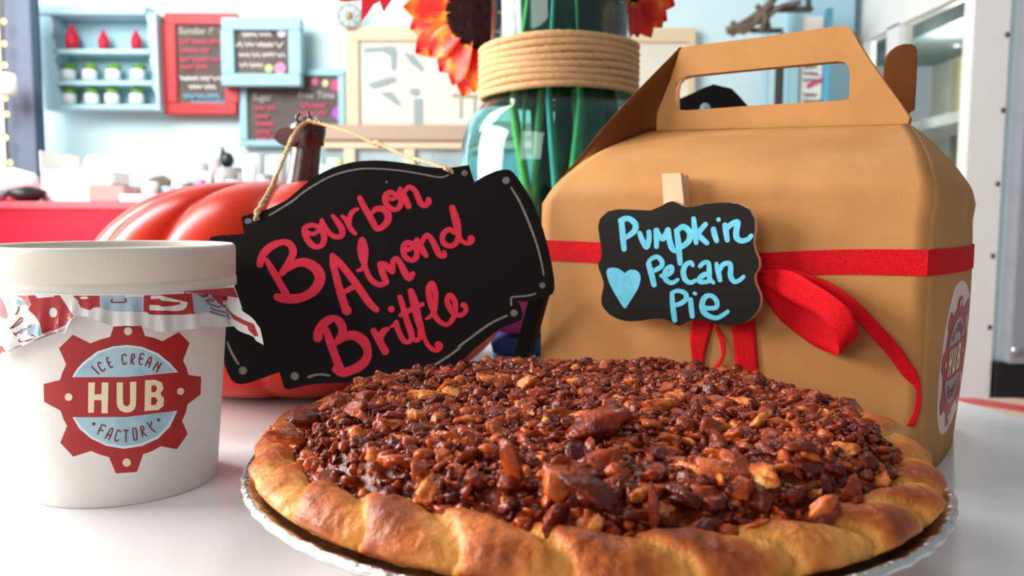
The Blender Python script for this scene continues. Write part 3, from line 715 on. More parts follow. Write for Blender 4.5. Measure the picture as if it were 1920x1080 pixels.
# chopped pecan shapes
def chunk(seed, sub, kind):
    r = random.Random(seed); bm = bmesh.new(); bmesh.ops.create_icosphere(bm, subdivisions=sub, radius=1)
    if kind == 'half': sx, sy, sz_ = 1.75, .95, .62
    elif kind == 'slice': sx, sy, sz_ = r.uniform(1.2, 1.6), r.uniform(.7, 1.0), r.uniform(.35, .5)
    else: sx, sy, sz_ = r.uniform(.85, 1.3), r.uniform(.7, 1.05), r.uniform(.55, .85)
    planes = [(Vector((r.gauss(0, 1), r.gauss(0, 1), r.gauss(0, 1))).normalized(), r.uniform(.35, .75)) for _ in range(2 if kind == 'half' else 5)]
    off = Vector((seed*7.7, seed*1.3, 0))
    for v in bm.verts:
        p = v.co.copy()
        if kind != 'half':
            for n, d in planes:
                e = p.dot(n)-d
                if e > 0: p -= n*e*.85
        p *= 1+.34*noise.noise(p*1.5+off)+.22*noise.noise(p*3.4+off)+.07*noise.noise(p*8+off)
        if kind == 'half':
            p *= 1-.26*math.exp(-(p.y/.16)**2)*(1 if p.z > 0 else .2)+.06*sin(p.x*11+2*p.y)
        v.co = Vector((p.x*sx, p.y*sy, p.z*sz_))
    me = bpy.data.meshes.new('pecan_piece'); bm.to_mesh(me); bm.free()
    me.polygons.foreach_set('use_smooth', [True]*len(me.polygons)); me.materials.append(M_nut); return me
kinds = ['chunk']*7+['slice']*3+['half']*2
BIG = [chunk(i, 3, k) for i, k in enumerate(kinds)]
SML = [chunk(i+20, 2, k) for i, k in enumerate(['chunk']*6+['slice']*3)]
rnd = random.Random(11); P = []
def scatter(n, lo, hi, sep, tries=25):
    out = []; cell = {}; 
    for _ in range(n*tries):
        if len(out) >= n: break
        a = rnd.uniform(0, 2*pi); r = (RF+.001)*sqrt(rnd.random()); x, y = r*cos(a), r*sin(a); s = rnd.uniform(lo, hi)
        kx, ky = int(x//.008), int(y//.008); ok = True
        for i in (-1, 0, 1):
            for j in (-1, 0, 1):
                for (u, v, w) in cell.get((kx+i, ky+j), ()):
                    if (u-x)**2+(v-y)**2 < (sep*(w+s))**2: ok = False
        if ok: cell.setdefault((kx, ky), []).append((x, y, s)); out.append((x, y, s))
    return out
for x, y, s in scatter(560, .0027, .0050, .80): P.append([x, y, s, 1])
for x, y, s in scatter(2500, .0012, .0034, .56): P.append([x, y, s, 0])
for x, y, s in scatter(2600, .0007, .0013, .6): P.append([x, y, s, 2])
def dview(x, y): return math.hypot(x+PX, y+PY)
P.sort(key=lambda p: -p[2]/dview(p[0], p[1]))
import numpy as np
tints = []; VV = []; FF = []; voff = 0
cache = {}
for i, (x, y, s, cls) in enumerate(P):
    z = ztop(x, y)+{1: -.0002, 0: -.0014+rnd.uniform(0, .0014), 2: -.0008+rnd.uniform(0, .0016)}[cls]
    tilt = .9 if cls != 1 else .6
    R = Matrix.Rotation(rnd.uniform(0, 2*pi), 4, 'Z') @ Matrix.Rotation(rnd.gauss(0, tilt), 4, 'X') @ Matrix.Rotation(rnd.gauss(0, tilt*.6), 4, 'Y')
    if i < 288:
        me = BIG[rnd.randrange(len(BIG))]
        o = bpy.data.objects.new('pecan_piece', me); COL.objects.link(o); o.parent = pie
        o.matrix_basis = Matrix.Translation((PX+x, PY+y, z)) @ R @ Matrix.Scale(s*.92, 4)
    else:
        k = rnd.randrange(len(SML))
        if k not in cache:
            me = SML[k]; co = np.empty(len(me.vertices)*3, 'f'); me.vertices.foreach_get('co', co); fc = np.empty(len(me.polygons)*3, 'i'); me.polygons.foreach_get('vertices', fc)
            cache[k] = (co.reshape(-1, 3), fc)
        co, fc = cache[k]; M3 = np.array(R.to_3x3())*s
        VV.append(co @ M3.T+np.array((PX+x, PY+y, z), 'f')); FF.append(fc+voff); voff += len(co)
        tints.append(np.full(len(co), min(1, max(0, rnd.betavariate(1.6, 2.3))), 'f'))
def np_mesh(name, VV, FF, m, parent, tint=None):
    v = np.concatenate(VV).astype('f'); f = np.concatenate(FF).astype('i'); me = bpy.data.meshes.new(name)
    me.vertices.add(len(v)); me.vertices.foreach_set('co', v.ravel()); me.loops.add(len(f)); me.loops.foreach_set('vertex_index', f)
    me.polygons.add(len(f)//3); me.polygons.foreach_set('loop_start', np.arange(0, len(f), 3, dtype='i')); me.update(calc_edges=True)
    me.polygons.foreach_set('use_smooth', np.ones(len(f)//3, bool))
    if tint is not None: a = me.attributes.new('tint', 'FLOAT', 'POINT'); a.data.foreach_set('value', np.concatenate(tint))
    me.materials.append(m); return link(bpy.data.objects.new(name, me), parent)
st = np_mesh('chopped_pecans', VV, FF, M_nuts, pie, tints); st['kind'] = 'stuff'
# a few pieces that stand out in the photograph: point on the pie, size, lengths, turn
def special(px, py, z, s, rot, me, colr=None):
    c = onz(px, py, z); o = bpy.data.objects.new('pecan_piece', me); COL.objects.link(o); o.parent = pie
    o.matrix_basis = Matrix.Translation(c) @ Matrix.Rotation(rot[2], 4, 'Z') @ Matrix.Rotation(rot[1], 4, 'Y') @ Matrix.Rotation(rot[0], 4, 'X') @ Matrix.Scale(s, 4)
for q in ((1125, 792, .060, .0060, (.3, -.35, .1), BIG[10]), (1222, 955, .051, .0045, (.2, 1.45, .3), BIG[9]), (958, 862, .058, .0055, (.1, 1.3, .6), BIG[7]), (1545, 945, .051, .0048, (.2, 1.0, 2.4), BIG[8]),
          (578, 785, .052, .0046, (.3, .1, .8), BIG[10]), (532, 818, .050, .0040, (.2, .3, .3), BIG[11]), (742, 778, .058, .0040, (0, 0, 0), BIG[7]), (1500, 835, .058, .0048, (.2, 0, .4), BIG[7]),
          (1045, 905, .057, .0052, (.4, .2, .1), BIG[0]), (1110, 925, .056, .0058, (.3, .4, -.4), BIG[9])): special(*q)
origin_to(pie, (PX, PY, .002))

# ================================================================== ICE CREAM TUB
TX, TY = -.1812, .379
tub = thing('ice_cream_tub', 'white paper ice cream tub with ivory lid and red gear logo', 'tub')
RB, RTOP, ZL0, ZL1, RL = .0408, .0487, .0908, .1102, .0518
tprof = [(.0005, .0008), (RB-.0012, .0008), (RB-.0012, .0002), (RB-.0002, .0001), (RB, .0006)]+[(RB+(RTOP-RB)*k/12, .0006+(.1-.0006)*k/12) for k in range(1, 13)]
body = lathe('body', tprof, 120, M_paper, tub, (TX, TY, 0))
lprof = [(.0470, .0900), (RL-.0008, .0900), (RL-.0001, .0906), (RL, .0914), (RL-.0001, .0948), (RL-.0006, .0954), (RL-.0003, .0962), (RL-.0001, .1080), (RL-.0005, .1094), (RL-.0014, .1101), (RL-.0024, .1098), (RL-.0029, .1090), (RL-.0030, .1072), (.0005, .1070)]
lathe('lid', lprof, 140, M_lid, tub, (TX, TY, 0))
def hit_cone(r0, r1, z0, z1):
    """outward point on the tub side, whose radius runs from r0 at z0 to r1 at z1"""
    def h(px, py):
        d = ray(px, py); y = TY-.045
        k = (r1-r0)/(z1-z0)
        # |o + t d|xy = r0 + k (z - z0)
        ox, oy, oz = -TX, -TY, EYE
        A = d.x*d.x+d.y*d.y-(k*d.z)**2; c0 = r0+k*(oz-z0)
        B = 2*(ox*d.x+oy*d.y-c0*k*d.z); C = ox*ox+oy*oy-c0*c0
        D = B*B-4*A*C
        if D < 0: t = -B/(2*A)
        else: t = (-B-sqrt(D))/(2*A)
        p = EYEV+d*t; n = Vector((p.x-TX, p.y-TY, 0)).normalized(); return p, n
    return h
HT = hit_cone(RB, RTOP, .0006, .1)
LG = (60, 600, 3.6)
def cv(pts, c=LG): return [(c[0]+p[0]/c[2], c[1]+p[1]/c[2]) for p in pts]
GEAR = [(527,115),(553,40),(640,22),(735,30),(762,108),(822,120),(880,143),(990,82),(1062,155),(1018,275),(1041,320),(1055,370),(1140,383),(1138,502),(1050,568),(1037,625),(1012,680),(1050,768),(978,872),(868,852),(812,884),(750,905),(708,1025),(566,1035),(520,925),(458,908),(400,883),(280,922),(192,828),(238,715),(212,665),(195,612),(83,552),(80,432),(190,405),(207,352),(232,300),(183,190),(277,100),(395,158),(460,132)]
UP_R = [(272,385),(305,330),(345,285),(440,212),(550,177),(640,168),(740,180),(850,225),(930,290),(985,352),(640,384)]
UP_B = [(290,382),(320,336),(358,298),(450,228),(550,192),(640,185),(740,197),(840,242),(915,302),(962,350),(640,382)]
LO_R = [(275,655),(320,732),(400,800),(500,848),(620,868),(740,850),(850,800),(930,720),(980,612),(640,654)]
LO_B = [(292,657),(336,724),(412,788),(508,832),(620,850),(734,833),(836,785),(912,712),(958,618),(640,656)]
HUBL = [([(382,420),(427,420),(424,500),(470,499),(472,420),(517,420),(512,628),(470,628),(470,540),(422,540),(420,625),(380,625)], []),
        ([(572,420),(614,420),(614,540),(616,562),(624,576),(638,582),(652,576),(660,562),(662,540),(662,417),(704,415),(702,555),(700,578),(691,600),(672,618),(645,624),(620,622),(594,609),(578,587),(572,558)], []),
        ([(762,405),(830,402),(872,420),(886,460),(864,498),(890,530),(885,580),(850,607),(758,613)], [[(805,440),(832,440),(844,462),(830,486),(804,487)], [(803,522),(832,520),(846,545),(832,572),(802,574)]])]
DOTS = [(648,75,28),(250,519,26),(1000,481,24),(639,961,28)]
SMALL = [[(405,315),(452,362)], [(466,292),(452,284),(447,302),(470,340),(486,342),(492,328)], [(516,254),(503,260),(530,320),(546,312)], [(515,288),(530,283)],
 [(635,242),(622,230),(608,243),(612,288),(622,299),(635,287)], [(668,296),(673,232),(690,236),(686,262),(672,266),(686,298)], [(754,232),(731,228),(722,290),(740,300)], [(727,260),(746,262)],
 [(765,308),(790,254),(805,258),(788,318)], [(775,285),(794,289)], [(815,335),(848,282),(846,325),(870,292),(838,350)],
 [(445,768),(473,706),(498,716)], [(460,740),(480,746)], [(495,798),(530,735),(547,738),(520,806)], [(510,775),(530,778)], [(597,754),(586,742),(574,750),(560,800),(568,817),(583,808)],
 [(620,744),(650,744)], [(636,745),(633,820)], [(680,735),(692,728),(702,738),(708,800),(697,810),(686,800),(680,735)], [(745,783),(732,720),(748,718),(754,740),(741,750),(771,782)], [(778,692),(795,725),(805,686)], [(795,725),(826,753)]]
def logo(conv_pts, hit, parent, cols, offs=.00012, step=9, wpx=2.6, small=True):
    red, ring, blue, cream, dark = cols
    C = conv_pts
    g = decal('gear_emblem', [(C(GEAR), [])], hit, red, parent, offs, step)
    if ring: decal('badge_ring', [(C(UP_R), []), (C(LO_R), [])], hit, ring, g, offs+.0001, step)
    decal('badge_half', [(C(UP_B), [])], hit, blue, g, offs+.00018, step); decal('badge_half', [(C(LO_B), [])], hit, blue, g, offs+.00018, step)
    decal('hub_lettering', [(C(o), [C(h) for h in hs]) for o, hs in HUBL], hit, cream, g, offs+.0002, step)
    decal('rivet_dots', [(C(ell(x, y, r, r)), []) for x, y, r in DOTS], hit, cream, g, offs+.0002, step)
    if small:
        strokes('arc_lettering', [[(*q, wpx) for q in C(s)] for s in SMALL], (0, 0, 1), hit, dark, g, offs+.0003, sub=2)
        decal('bullet_dots', [(C(ell(x, y, 11, 11, 12)), []) for x, y in ((418, 700), (851, 673))], hit, dark, g, offs+.0003, 20)
    return g
stk = decal('sticker', [(ell(226, 748, 166, 172, 60), [])], HT, mat('clear_label', (.78, .735, .70), .3), tub, .00006, 10)
logo(cv, HT, tub, (M_logored, M_logopale, M_logoblue, M_cream, M_logodark))
# printed wrapping paper caught under the lid
colsP = [([(-70,545),(-70,705)]), ([(0,545),(-2,671)]), ([(30,547),(30,657)]), ([(60,548),(60,644)]), ([(90,549),(88,629)]), ([(115,550),(112,620)]), ([(132,551),(129,624)]), ([(139,551),(139,600)]), ([(150,551),(146,591)]),
 ([(170,551),(171,593)]), ([(190,551),(195,603)]), ([(212,551),(212,611)]), ([(240,551),(240,609)]), ([(265,550),(265,610)]), ([(290,549),(290,620)]), ([(315,548),(318,620)]), ([(345,546),(345,617)]), ([(370,543),(370,612)]),
 ([(390,541),(400,612)]), ([(408,539),(408,570),(427,612)]), ([(418,537),(424,570),(440,612)]), ([(426,536),(440,570),(459,625)]), ([(432,535),(447,575),(481,639)]), ([(438,534),(449,560),(458,587),(478,602),(488,615),(495,647)])]
HP0 = hit_cone(.0497, .0512, .07, .09)
def paper_depth(px, py, t):
    p, n = HP0(min(px, 418), py)
    if px > 418:
        d = ray(px, py); Yv = p.y-.004*(px-418)/60*1.5; p = EYEV+d*(Yv/d.y)
    else: p = p+n*(.0006+.0022*t*t)
    return p
rows = []; NRW = 10; NCW = 4
cc = []
for ci in range(len(colsP)-1):
    for k in range(NCW): cc.append((ci, k/NCW))
cc.append((len(colsP)-2, 1.0))
def colpt(c, t):
    pts = colsP[c]; x = t*(len(pts)-1); i = min(int(x), len(pts)-2); f = x-i
    return (lerp(pts[i][0], pts[i+1][0], f), lerp(pts[i][1], pts[i+1][1], f))
for i in range(NRW+1):
    t = i/NRW; r = []
    for c, f in cc:
        a = colpt(c, t); b = colpt(c+1, t); px, py = lerp(a[0], b[0], f), lerp(a[1], b[1], f)
        p = paper_depth(px, py, t); nn = Vector((p.x-TX, p.y-TY, 0)).normalized()
        p = p + nn*(.0010*t*(sin(px*.11)+.7*sin(px*.23+1)))
        r.append(p)
    rows.append(r)
wrap = sheet('wrapping_paper', rows, M_wrap, tub, 0, True)
bvh = BVHTree.FromPolygons([v.co.copy() for v in wrap.data.vertices], [tuple(p.vertices) for p in wrap.data.polygons])
def HW(px, py):
    d = ray(px, py).normalized(); r = bvh.ray_cast(EYEV, d)
    if r[0] is None:
        q = bvh.find_nearest(EYEV+d*.345); return (q[0], -q[1] if q[1].dot(d) > 0 else q[1])
    n = r[1]; n = -n if n.dot(d) > 0 else n
    return r[0], n
W1 = (0, 540, 7.2); W2 = (240, 530, 6.857)
M_wr = mat('printed_red', (.42, .028, .032), .4); M_wb = mat('printed_blue', (.38, .52, .64), .4); M_wpk = mat('printed_pink', (.62, .22, .24), .4)
pr = decal('printed_gear', [(cv([(385,100),(470,100),(505,142),(730,118),(735,100),(805,100),(985,380),(880,495),(580,655),(545,490),(480,380),(380,290),(425,220)], W1), [cv(ell(718,332,58,68), W1)]),
    (cv([(985,105),(1060,180),(1055,200),(1090,262),(1210,300),(1260,262),(1350,262),(1342,105)], W1), [cv(ell(1135,132,62,20), W1)]),
    (cv([(0,775),(30,790),(92,886),(0,928)], W1), []),
    (cv([(205,165),(820,138),(850,400),(700,412),(380,414),(270,408),(262,390),(200,370)], W2), []),
    (cv([(1030,112),(1240,80),(1285,210),(1215,265),(1350,405),(1500,485),(1620,530),(1675,685),(1630,690),(1550,610),(1540,560),(1470,530),(1360,470),(1300,370),(1200,300),(1100,200)], W2), []),
    (cv([(1365,62),(1405,50),(1470,230),(1488,305),(1470,300),(1420,190)], W2), [])], HW, M_wr, wrap, .00015, 5)
decal('printed_blue', [(cv([(1352,105),(1690,105),(1690,130),(1940,120),(1935,325),(1800,320),(1700,315),(1580,318),(1440,300),(1365,270)], W1), []),
    (cv([(820,138),(1020,118),(1100,200),(1200,300),(1300,370),(1360,470),(1240,440),(1030,390),(850,400)], W2), []),
    (cv([(300,520),(420,492),(545,495),(560,600),(530,690),(420,640),(250,615)], W1), []), (cv([(230,160),(330,180),(360,230),(300,240),(235,215)], W1), []), (cv([(60,830),(120,850),(190,850),(110,885)], W1), [])], HW, M_wb, wrap, .00014, 5)
decal('printed_pink', [(cv([(0,115),(60,240),(105,380),(80,415),(0,380)], W1), []), (cv([(215,105),(380,105),(420,190),(385,260),(340,180),(290,130)], W1), [])], HW, M_wpk, wrap, .00014, 5)
decal('printed_letter', [(cv([(270,285),(400,290),(430,308),(560,300),(665,275),(670,252),(430,232),(400,205),(290,212),(288,165),(420,162),(500,188),(765,252),(745,320),(700,355),(640,365),(420,360),(272,355)], W2), [])], HW, M_wrap, pr, .0003, 5)
strokes('printed_lettering', [[(x, y, 16) for x, y in s] for s in ([(145,545),(215,480),(290,402),(312,430),(250,490),(150,548)], [(410,517),(212,620)], [(188,600),(220,645)], [(432,638),(466,645),(462,685),(300,725),(262,715),(268,690)], [(1520,148),(1502,165),(1512,190),(1600,192),(1688,190),(1700,165),(1675,148)], [(262,255),(250,310),(222,355)])], W1, HW, M_logodark, wrap, .00035, sub=3)
strokes('printed_lettering', [[(x, y, 13) for x, y in s] for s in ([(910,150),(935,172),(1015,150)], [(950,185),(1020,168)], [(985,232),(1070,210),(1092,236),(1005,244)], [(1020,268),(1110,300),(1190,312)], [(1060,318),(1100,350),(1180,365),(1240,382)], [(1050,370),(1120,395),(1200,420),(1240,435)], [(1010,130),(960,140)])], W2, HW, M_logodark, wrap, .00035, sub=2)
origin_to(tub, (TX, TY, 0))

# ================================================================== PUMPKIN with dark stem
GX, GY, GR = -.158, .632, .160
pk = thing('pumpkin', 'shiny red orange pumpkin with tall dark brown stem behind the large chalkboard', 'pumpkin')
def ribs(a, r, z, j):
    f = abs(sin(a*6.5+.6)) ; g_ = f**.55
    return r*(1-.085*(1-g_)*min(1, r/.05)), z*(1-.02*(1-g_))
pp = [(.003, .128), (.012, .132), (.035, .145), (.06, .1465), (.085, .143), (.110, .134), (.132, .118), (.148, .098), (.1565, .078), (.159, .062), (.156, .046), (.146, .030), (.128, .015), (.105, .005), (.08, .001), (.04, .003), (.0005, .005)]
pf = [(a*GR/.159, b) for a, b in catmull(pp, 4)]
lathe('rind', list(reversed(pf)), 260, M_pump, pk, (GX, GY, 0), ribs)
Ys = GY
def S(px, py, dy=0): return at(px, py, Ys+dy)
tube('stem', [S(563, 375), S(566, 350), S(570, 320), S(574, 285), S(577, 255), S(577, 232), S(574, 218)], lambda t: .0150-.0058*t**.5 if t < .55 else .0107+.0030*sin((t-.55)/.45*pi)-.006*max(0, t-.8)/.2, M_stem, pk, 14)
tube('thorn', [S(580, 268), S(592, 266), S(606, 265)], lambda t: .0032+.0008*(t > .85), M_stem, pk, 10, sub=3)
lf = [S(x, y, -.012) for x, y in smooth_loop([(514, 256), (524, 242), (540, 239), (556, 246), (562, 258), (556, 268), (538, 274), (522, 268)], 3)]
lfo = extrude_outline('carved_leaf', lf, Vector((.002, .006, 0)), mat('brown_leaf', (.10, .04, .035), .4, noise_scale=90, col2=(.17, .075, .07)), pk)
tube('twig', [S(560, 232, -.01), S(556, 220, -.01), S(562, 212, -.01)], .0012, M_stem, pk, 8)
tube('twig', [S(578, 232, -.01), S(579, 215, -.01), S(578, 208, -.01)], .001, M_stem, pk, 8)
origin_to(pk, (GX, GY, 0))

# ================================================================== LARGE CHALKBOARD
bs = thing('chalkboard_sign', 'large black chalkboard plaque lettered in pink hanging from the pumpkin stem', 'sign')
BP = at(720, 520, .452); BN = Vector((.03, -1, .10)).normalized()
HB = lambda px, py: (plane_hit(px, py, BP, BN), BN)
B_OUT = [(452.6,406.5),(466,402),(482.5,397.5),(503,391.5),(520,384),(537.5,374.5),(554,361),(572,345),(588,333),(606,322.5),(623,315),(640.6,309),(660,304),(680,301.5),(702.5,300.6),(723,301.5),(744,303.6),(770,307.5),(795,311.8),(820,314.5),(843.5,314.6),(862,312),(879.5,309.2),(884,325),(889.9,341.9),(901,334),(915.6,326.5),(932,320),(946,317.5),(956,318.5),(964,324.7),(976,341),(987,358),(998,377),(1009,402),(1018.8,431),(1028,465),(1035,497),(1039,522),(1040,541),(1036.5,551),(1027,556),(1010,561),(997,564.5),(983,566),(970,564.5),(975,572),(978.5,581),(980.5,590),(978,599),(969,604),(956,609),(944,614),(933,620),(923,627),(914,634),(905,642),(894,650),(884,659),(874,669),(863,679),(852,688),(830,699),(800,708),(760,713),(720,716),(668,717),(636,718),(606,719),(588,720),(572,723),(554,728),(540,730.5),(533,727),(528,712),(524,698),(512,702),(496,708),(469,717.5),(453,720.5),(443,719),(434,713),(427,700),(422,686),(413,655),(401,615),(391,570),(385,520),(384,480),(388,455),(396,444),(414,441),(434,440),(458,438.5),(455,423)]
extrude_outline('board', [HB(x, y)[0] for x, y in B_OUT], -BN*.004, M_board, bs)
Z3 = (400, 280, 2.909); Z4 = (400, 480, 2.909)
strokes('border_line', [[(305,360,9),(420,290,11),(490,235,10),(560,190,10),(630,152,9),(700,127,9),(780,110,9),(860,105,8),(1000,114,8),(1130,134,8),(1200,148,8),(1250,152,8),(1282,140,7)],
  [(1625,210,10),(1665,275,12),(1700,350,12),(1740,450,12),(1770,540,11),(1790,620,10),(1802,685,8)], [(1625,850,10),(1624,820,9),(1632,806,9),(1700,800,9),(1730,795,10),(1755,787,10)],
  [(1600,908,10),(1520,945,12),(1440,1000,12),(1340,1075,12)], [(187,392,26),(200,391,24)]], Z3, HB, M_chalk, bs, .0002, sub=4, split=True)
strokes('border_line', [[(1345,500,12),(1280,548,12),(1230,580,12),(1190,603,9)], [(520,660,14),(560,648,11),(600,646,11),(635,652,10)], [(78,470,8),(90,505,12),(105,535,12),(120,562,13),(137,588,12)]], Z4, HB, M_chalk, bs, .0002, sub=4, split=True)
for x, y, r in ((187, 280+392/2.909, 5.5), (1370, 280+130/2.909, 5.8), (1597, 280+170/2.909, 7), (1795, 280+742/2.909, 6), (1640, 280+893/2.909, 7), (162, 480+625/2.909, 8), (445, 480+655/2.909, 8), (945, 280+178/2.909, 2.4)):
    decal('corner_dot', [(ell(400+x/2.909, y, r, r*.95, 16), [])], HB, M_dot, bs, .00025, 30)
ZB = (470, 430, 6.352); ZU = (460, 320, 6.75); ZM = (660, 330, 5.142); ZE = (570, 520, 5.4)
w1 = strokes('bourbon_lettering', [[(112,415,85),(135,330,90),(190,250,95),(270,190,90),(370,155,72),(450,165,80),(500,225,90),(505,290,90),(450,400,80),(390,480,62),(360,515,50)],
  [(370,530,62),(450,455,85),(550,405,95),(640,395,108),(740,435,120),(805,500,128),(828,570,128),(805,660,125),(740,740,115),(650,795,105),(570,820,110),(480,828,112),(390,825,105),(315,805,85)],
  [(195,370,60),(250,470,80),(310,570,86),(360,660,86),(400,730,90),(430,790,90)]], ZB, HB, M_pink, bs, .0003)
strokes('bourbon_lettering', [[(925,712,60),(850,690,62),(765,715,66),(745,765,66),(775,850,80),(840,935,80),(910,965,66),(975,935,72),(1000,860,78),(985,790,80),(945,720,70)], [(765,770,66),(830,800,56),(890,790,56),(940,735,60),(965,670,62),(970,628,52)],
  [(970,628,50),(1005,700,58),(1060,785,64),(1120,830,64),(1180,838,68),(1225,815,74),(1225,745,84),(1180,665,76),(1135,605,62),(1105,572,46)], [(1228,578,50),(1275,625,62),(1320,710,66),(1360,765,62),(1392,796,54)], [(1320,700,56),(1318,620,66),(1345,540,66),(1390,498,56),(1425,485,40)],
  [(1448,345,66),(1500,450,78),(1560,555,82),(1620,660,84),(1662,732,72),(1725,718,76),(1790,655,88),(1812,590,92),(1785,520,90),(1720,483,78),(1650,490,72),(1600,540,50)]], ZU, HB, M_pink, bs, .0003)
strokes('bourbon_lettering', [[(430,185,46),(375,158,50),(328,180,54),(318,235,54),(350,295,56),(412,325,46),(460,295,56),(472,240,50),(445,195,46)], [(332,212,50),(400,222,38),(440,180,44),(465,125,42)],
  [(465,122,40),(490,170,56),(520,230,62),(545,290,60)], [(500,170,40),(530,120,46),(565,108,46),(610,145,52),(640,210,58),(665,265,56),(700,285,54),(738,255,60),(738,228,54)]], ZM, HB, M_pink, bs, .0003)
strokes('almond_lettering', [[(975,318,70),(985,420,84),(1015,540,84),(1050,680,90),(1095,830,98),(1125,920,100),(1145,965,120)], [(975,315,70),(1060,400,84),(1160,520,86),(1260,655,92),(1360,800,92),(1440,905,84),(1498,955,76)], [(1120,745,60),(1190,705,64),(1265,670,66)]], ZB, HB, M_pink, bs, .0003)
strokes('almond_lettering', [[(55,912,30),(90,898,40),(118,860,52),(112,800,86),(105,720,108),(100,650,90),(98,615,60)], [(125,850,46),(142,920,52),(175,985,54),(220,1030,54),(280,1048,52),(335,1025,50)], [(268,845,50),(285,900,66),(305,960,66),(328,1010,54)],
  [(275,845,48),(320,850,50),(350,885,58),(392,925,52),(392,870,52),(398,815,50),(432,800,54),(470,850,62),(510,930,70),(550,985,66),(585,945,56)],
  [(600,665,44),(545,642,50),(500,670,54),(494,725,54),(520,785,54),(572,812,50),(615,790,60),(625,740,54),(605,680,50)], [(510,705,56),(560,705,44),(598,650,44),(628,612,42)],
  [(628,612,42),(655,665,60),(690,730,62),(715,768,46)], [(675,640,46),(705,585,50),(735,575,52),(775,625,58),(815,705,62),(845,760,56),(890,768,52),(888,735,44)],
  [(985,545,48),(940,515,50),(890,545,54),(870,600,52),(892,655,54),(950,675,50),(1000,650,54),(1022,600,56)], [(967,305,60),(985,370,72),(1008,450,80),(1022,540,66),(1035,590,50),(1065,632,44),(1120,650,42),(1152,625,60),(1148,605,72)]], ZM, HB, M_pink, bs, .0003)
strokes('brittle_lettering', [[(140,612,92),(148,550,92),(190,480,92),(245,435,88),(310,415,66),(365,455,88),(392,520,84),(380,580,80),(340,640,60),(315,670,50)], [(320,668,50),(380,620,78),(450,590,90),(530,595,100),(610,655,104),(645,745,84),(630,830,90),(570,895,96),(480,940,90),(385,965,88),(315,930,66)],
  [(225,535,70),(262,640,84),(295,735,84),(325,820,84),(355,900,90),(375,950,90)], [(705,540,62),(745,610,72),(790,690,76),(825,750,78)], [(775,640,56),(785,580,66),(815,540,64),(852,520,40)],
  [(882,498,28),(915,480,38),(937,452,46),(945,510,56),(975,580,56),(1010,640,56),(1050,655,50),(1085,640,46),(1100,600,50)], [(972,200,54),(995,270,58),(1020,360,62),(1050,460,66),(1085,560,66),(1090,620,56)],
  [(1082,140,62),(1105,210,84),(1130,300,84),(1150,400,80),(1180,500,72),(1205,580,50),(1240,660,46),(1290,720,46),(1345,738,50),(1378,700,62),(1360,682,74)], [(1100,610,44),(1135,640,44),(1172,610,52),(1178,540,56)], [(978,382,44),(1050,345,54),(1130,300,56),(1200,272,46)], [(885,322,70)],
  [(1240,418,30),(1280,395,40),(1320,345,48),(1335,260,46),(1328,140,60),(1295,65,66),(1262,110,60),(1268,190,64),(1290,280,64),(1320,370,56),(1370,445,52),(1440,478,44),(1495,440,52),(1530,350,52),(1532,260,56),(1500,195,56),(1468,185,54),(1448,235,56),(1470,300,60),(1520,370,52),(1590,382,48),(1638,340,48),(1632,290,50),(1612,280,60)]], ZE, HB, M_pink, bs, .0003)
# rear strut of the easel back
hinge = at(1010, 545, .470); foot = onz(974, 705, 0.001); foot = Vector((foot.x, foot.y, .001)); 
foot = at(968, 700, .50); foot = EYEV+(foot-EYEV)
d = (foot-hinge); tz = (hinge.z)/(hinge.z-foot.z); foot = hinge+d*tz
def strut(a, b, wv, dv):
    V = [a-wv, a+wv, b+wv, b-wv]; V = V+[v+dv for v in V]
    return V, [(0, 1, 2, 3), (7, 6, 5, 4), (0, 4, 5, 1), (1, 5, 6, 2), (2, 6, 7, 3), (3, 7, 4, 0)]
V, Fc = strut(hinge, foot, Vector((.0045, 0, 0)), Vector((.003, .006, 0))); mesh_obj('stand_strut', V, Fc, M_board, bs)
def twine(name, path, r, parent):
    P = [Vector(p) for p in catmull([tuple(p) for p in path], 10)]; L = 0; A = []; B = []
    for i, p in enumerate(P):
        if i: L += (p-P[i-1]).length
        t = (P[min(i+1, len(P)-1)]-P[max(i-1, 0)]).normalized(); u = t.cross(Vector((0, 1, 0))).normalized(); v = t.cross(u)
        q = L/.0095*2*pi; o = (u*cos(q)+v*sin(q))*r*.62; A.append(p+o); B.append(p-o)
    o = tube(name, A, r*.75, M_twine, parent, 7, sub=1); o2 = tube('twine_strand', B, r*.75, M_twine, o, 7, sub=1); return o
tw_l = [HB(482, 413)[0]+BN*.001, HB(484, 400)[0]+BN*.0025, at(497, 375, .455), at(512, 345, .48), at(530, 300, .53), at(548, 258, .585), at(565, 236, .612), at(580, 227, .616), at(590, 229, .614)]
tw_r = [at(590, 229, .614), at(610, 234, .606), at(665, 252, .575), at(700, 268, .553), at(712, 270, .545), at(760, 292, .515), at(820, 311, .47), HB(838, 317)[0]+BN*.0025, HB(849, 324)[0]+BN*.001]
twine('twine', tw_l, .0013, bs); twine('twine', tw_r, .0011, bs)
tube('twine_knot', [at(703, 268, .55), at(708, 268, .548), at(714, 272, .546)], .0019, M_twine, bs, 8)
for q in ([(830, 305), (836, 293), (845, 280)], [(815, 302), (812, 292), (820, 277)], [(700, 285), (704, 281), (708, 278)]): tube('fibre', [at(x, y, .47) for x, y in q], .00012, M_twine, bs, 5)
origin_to(bs, (BP.x, BP.y+.01, foot.z))

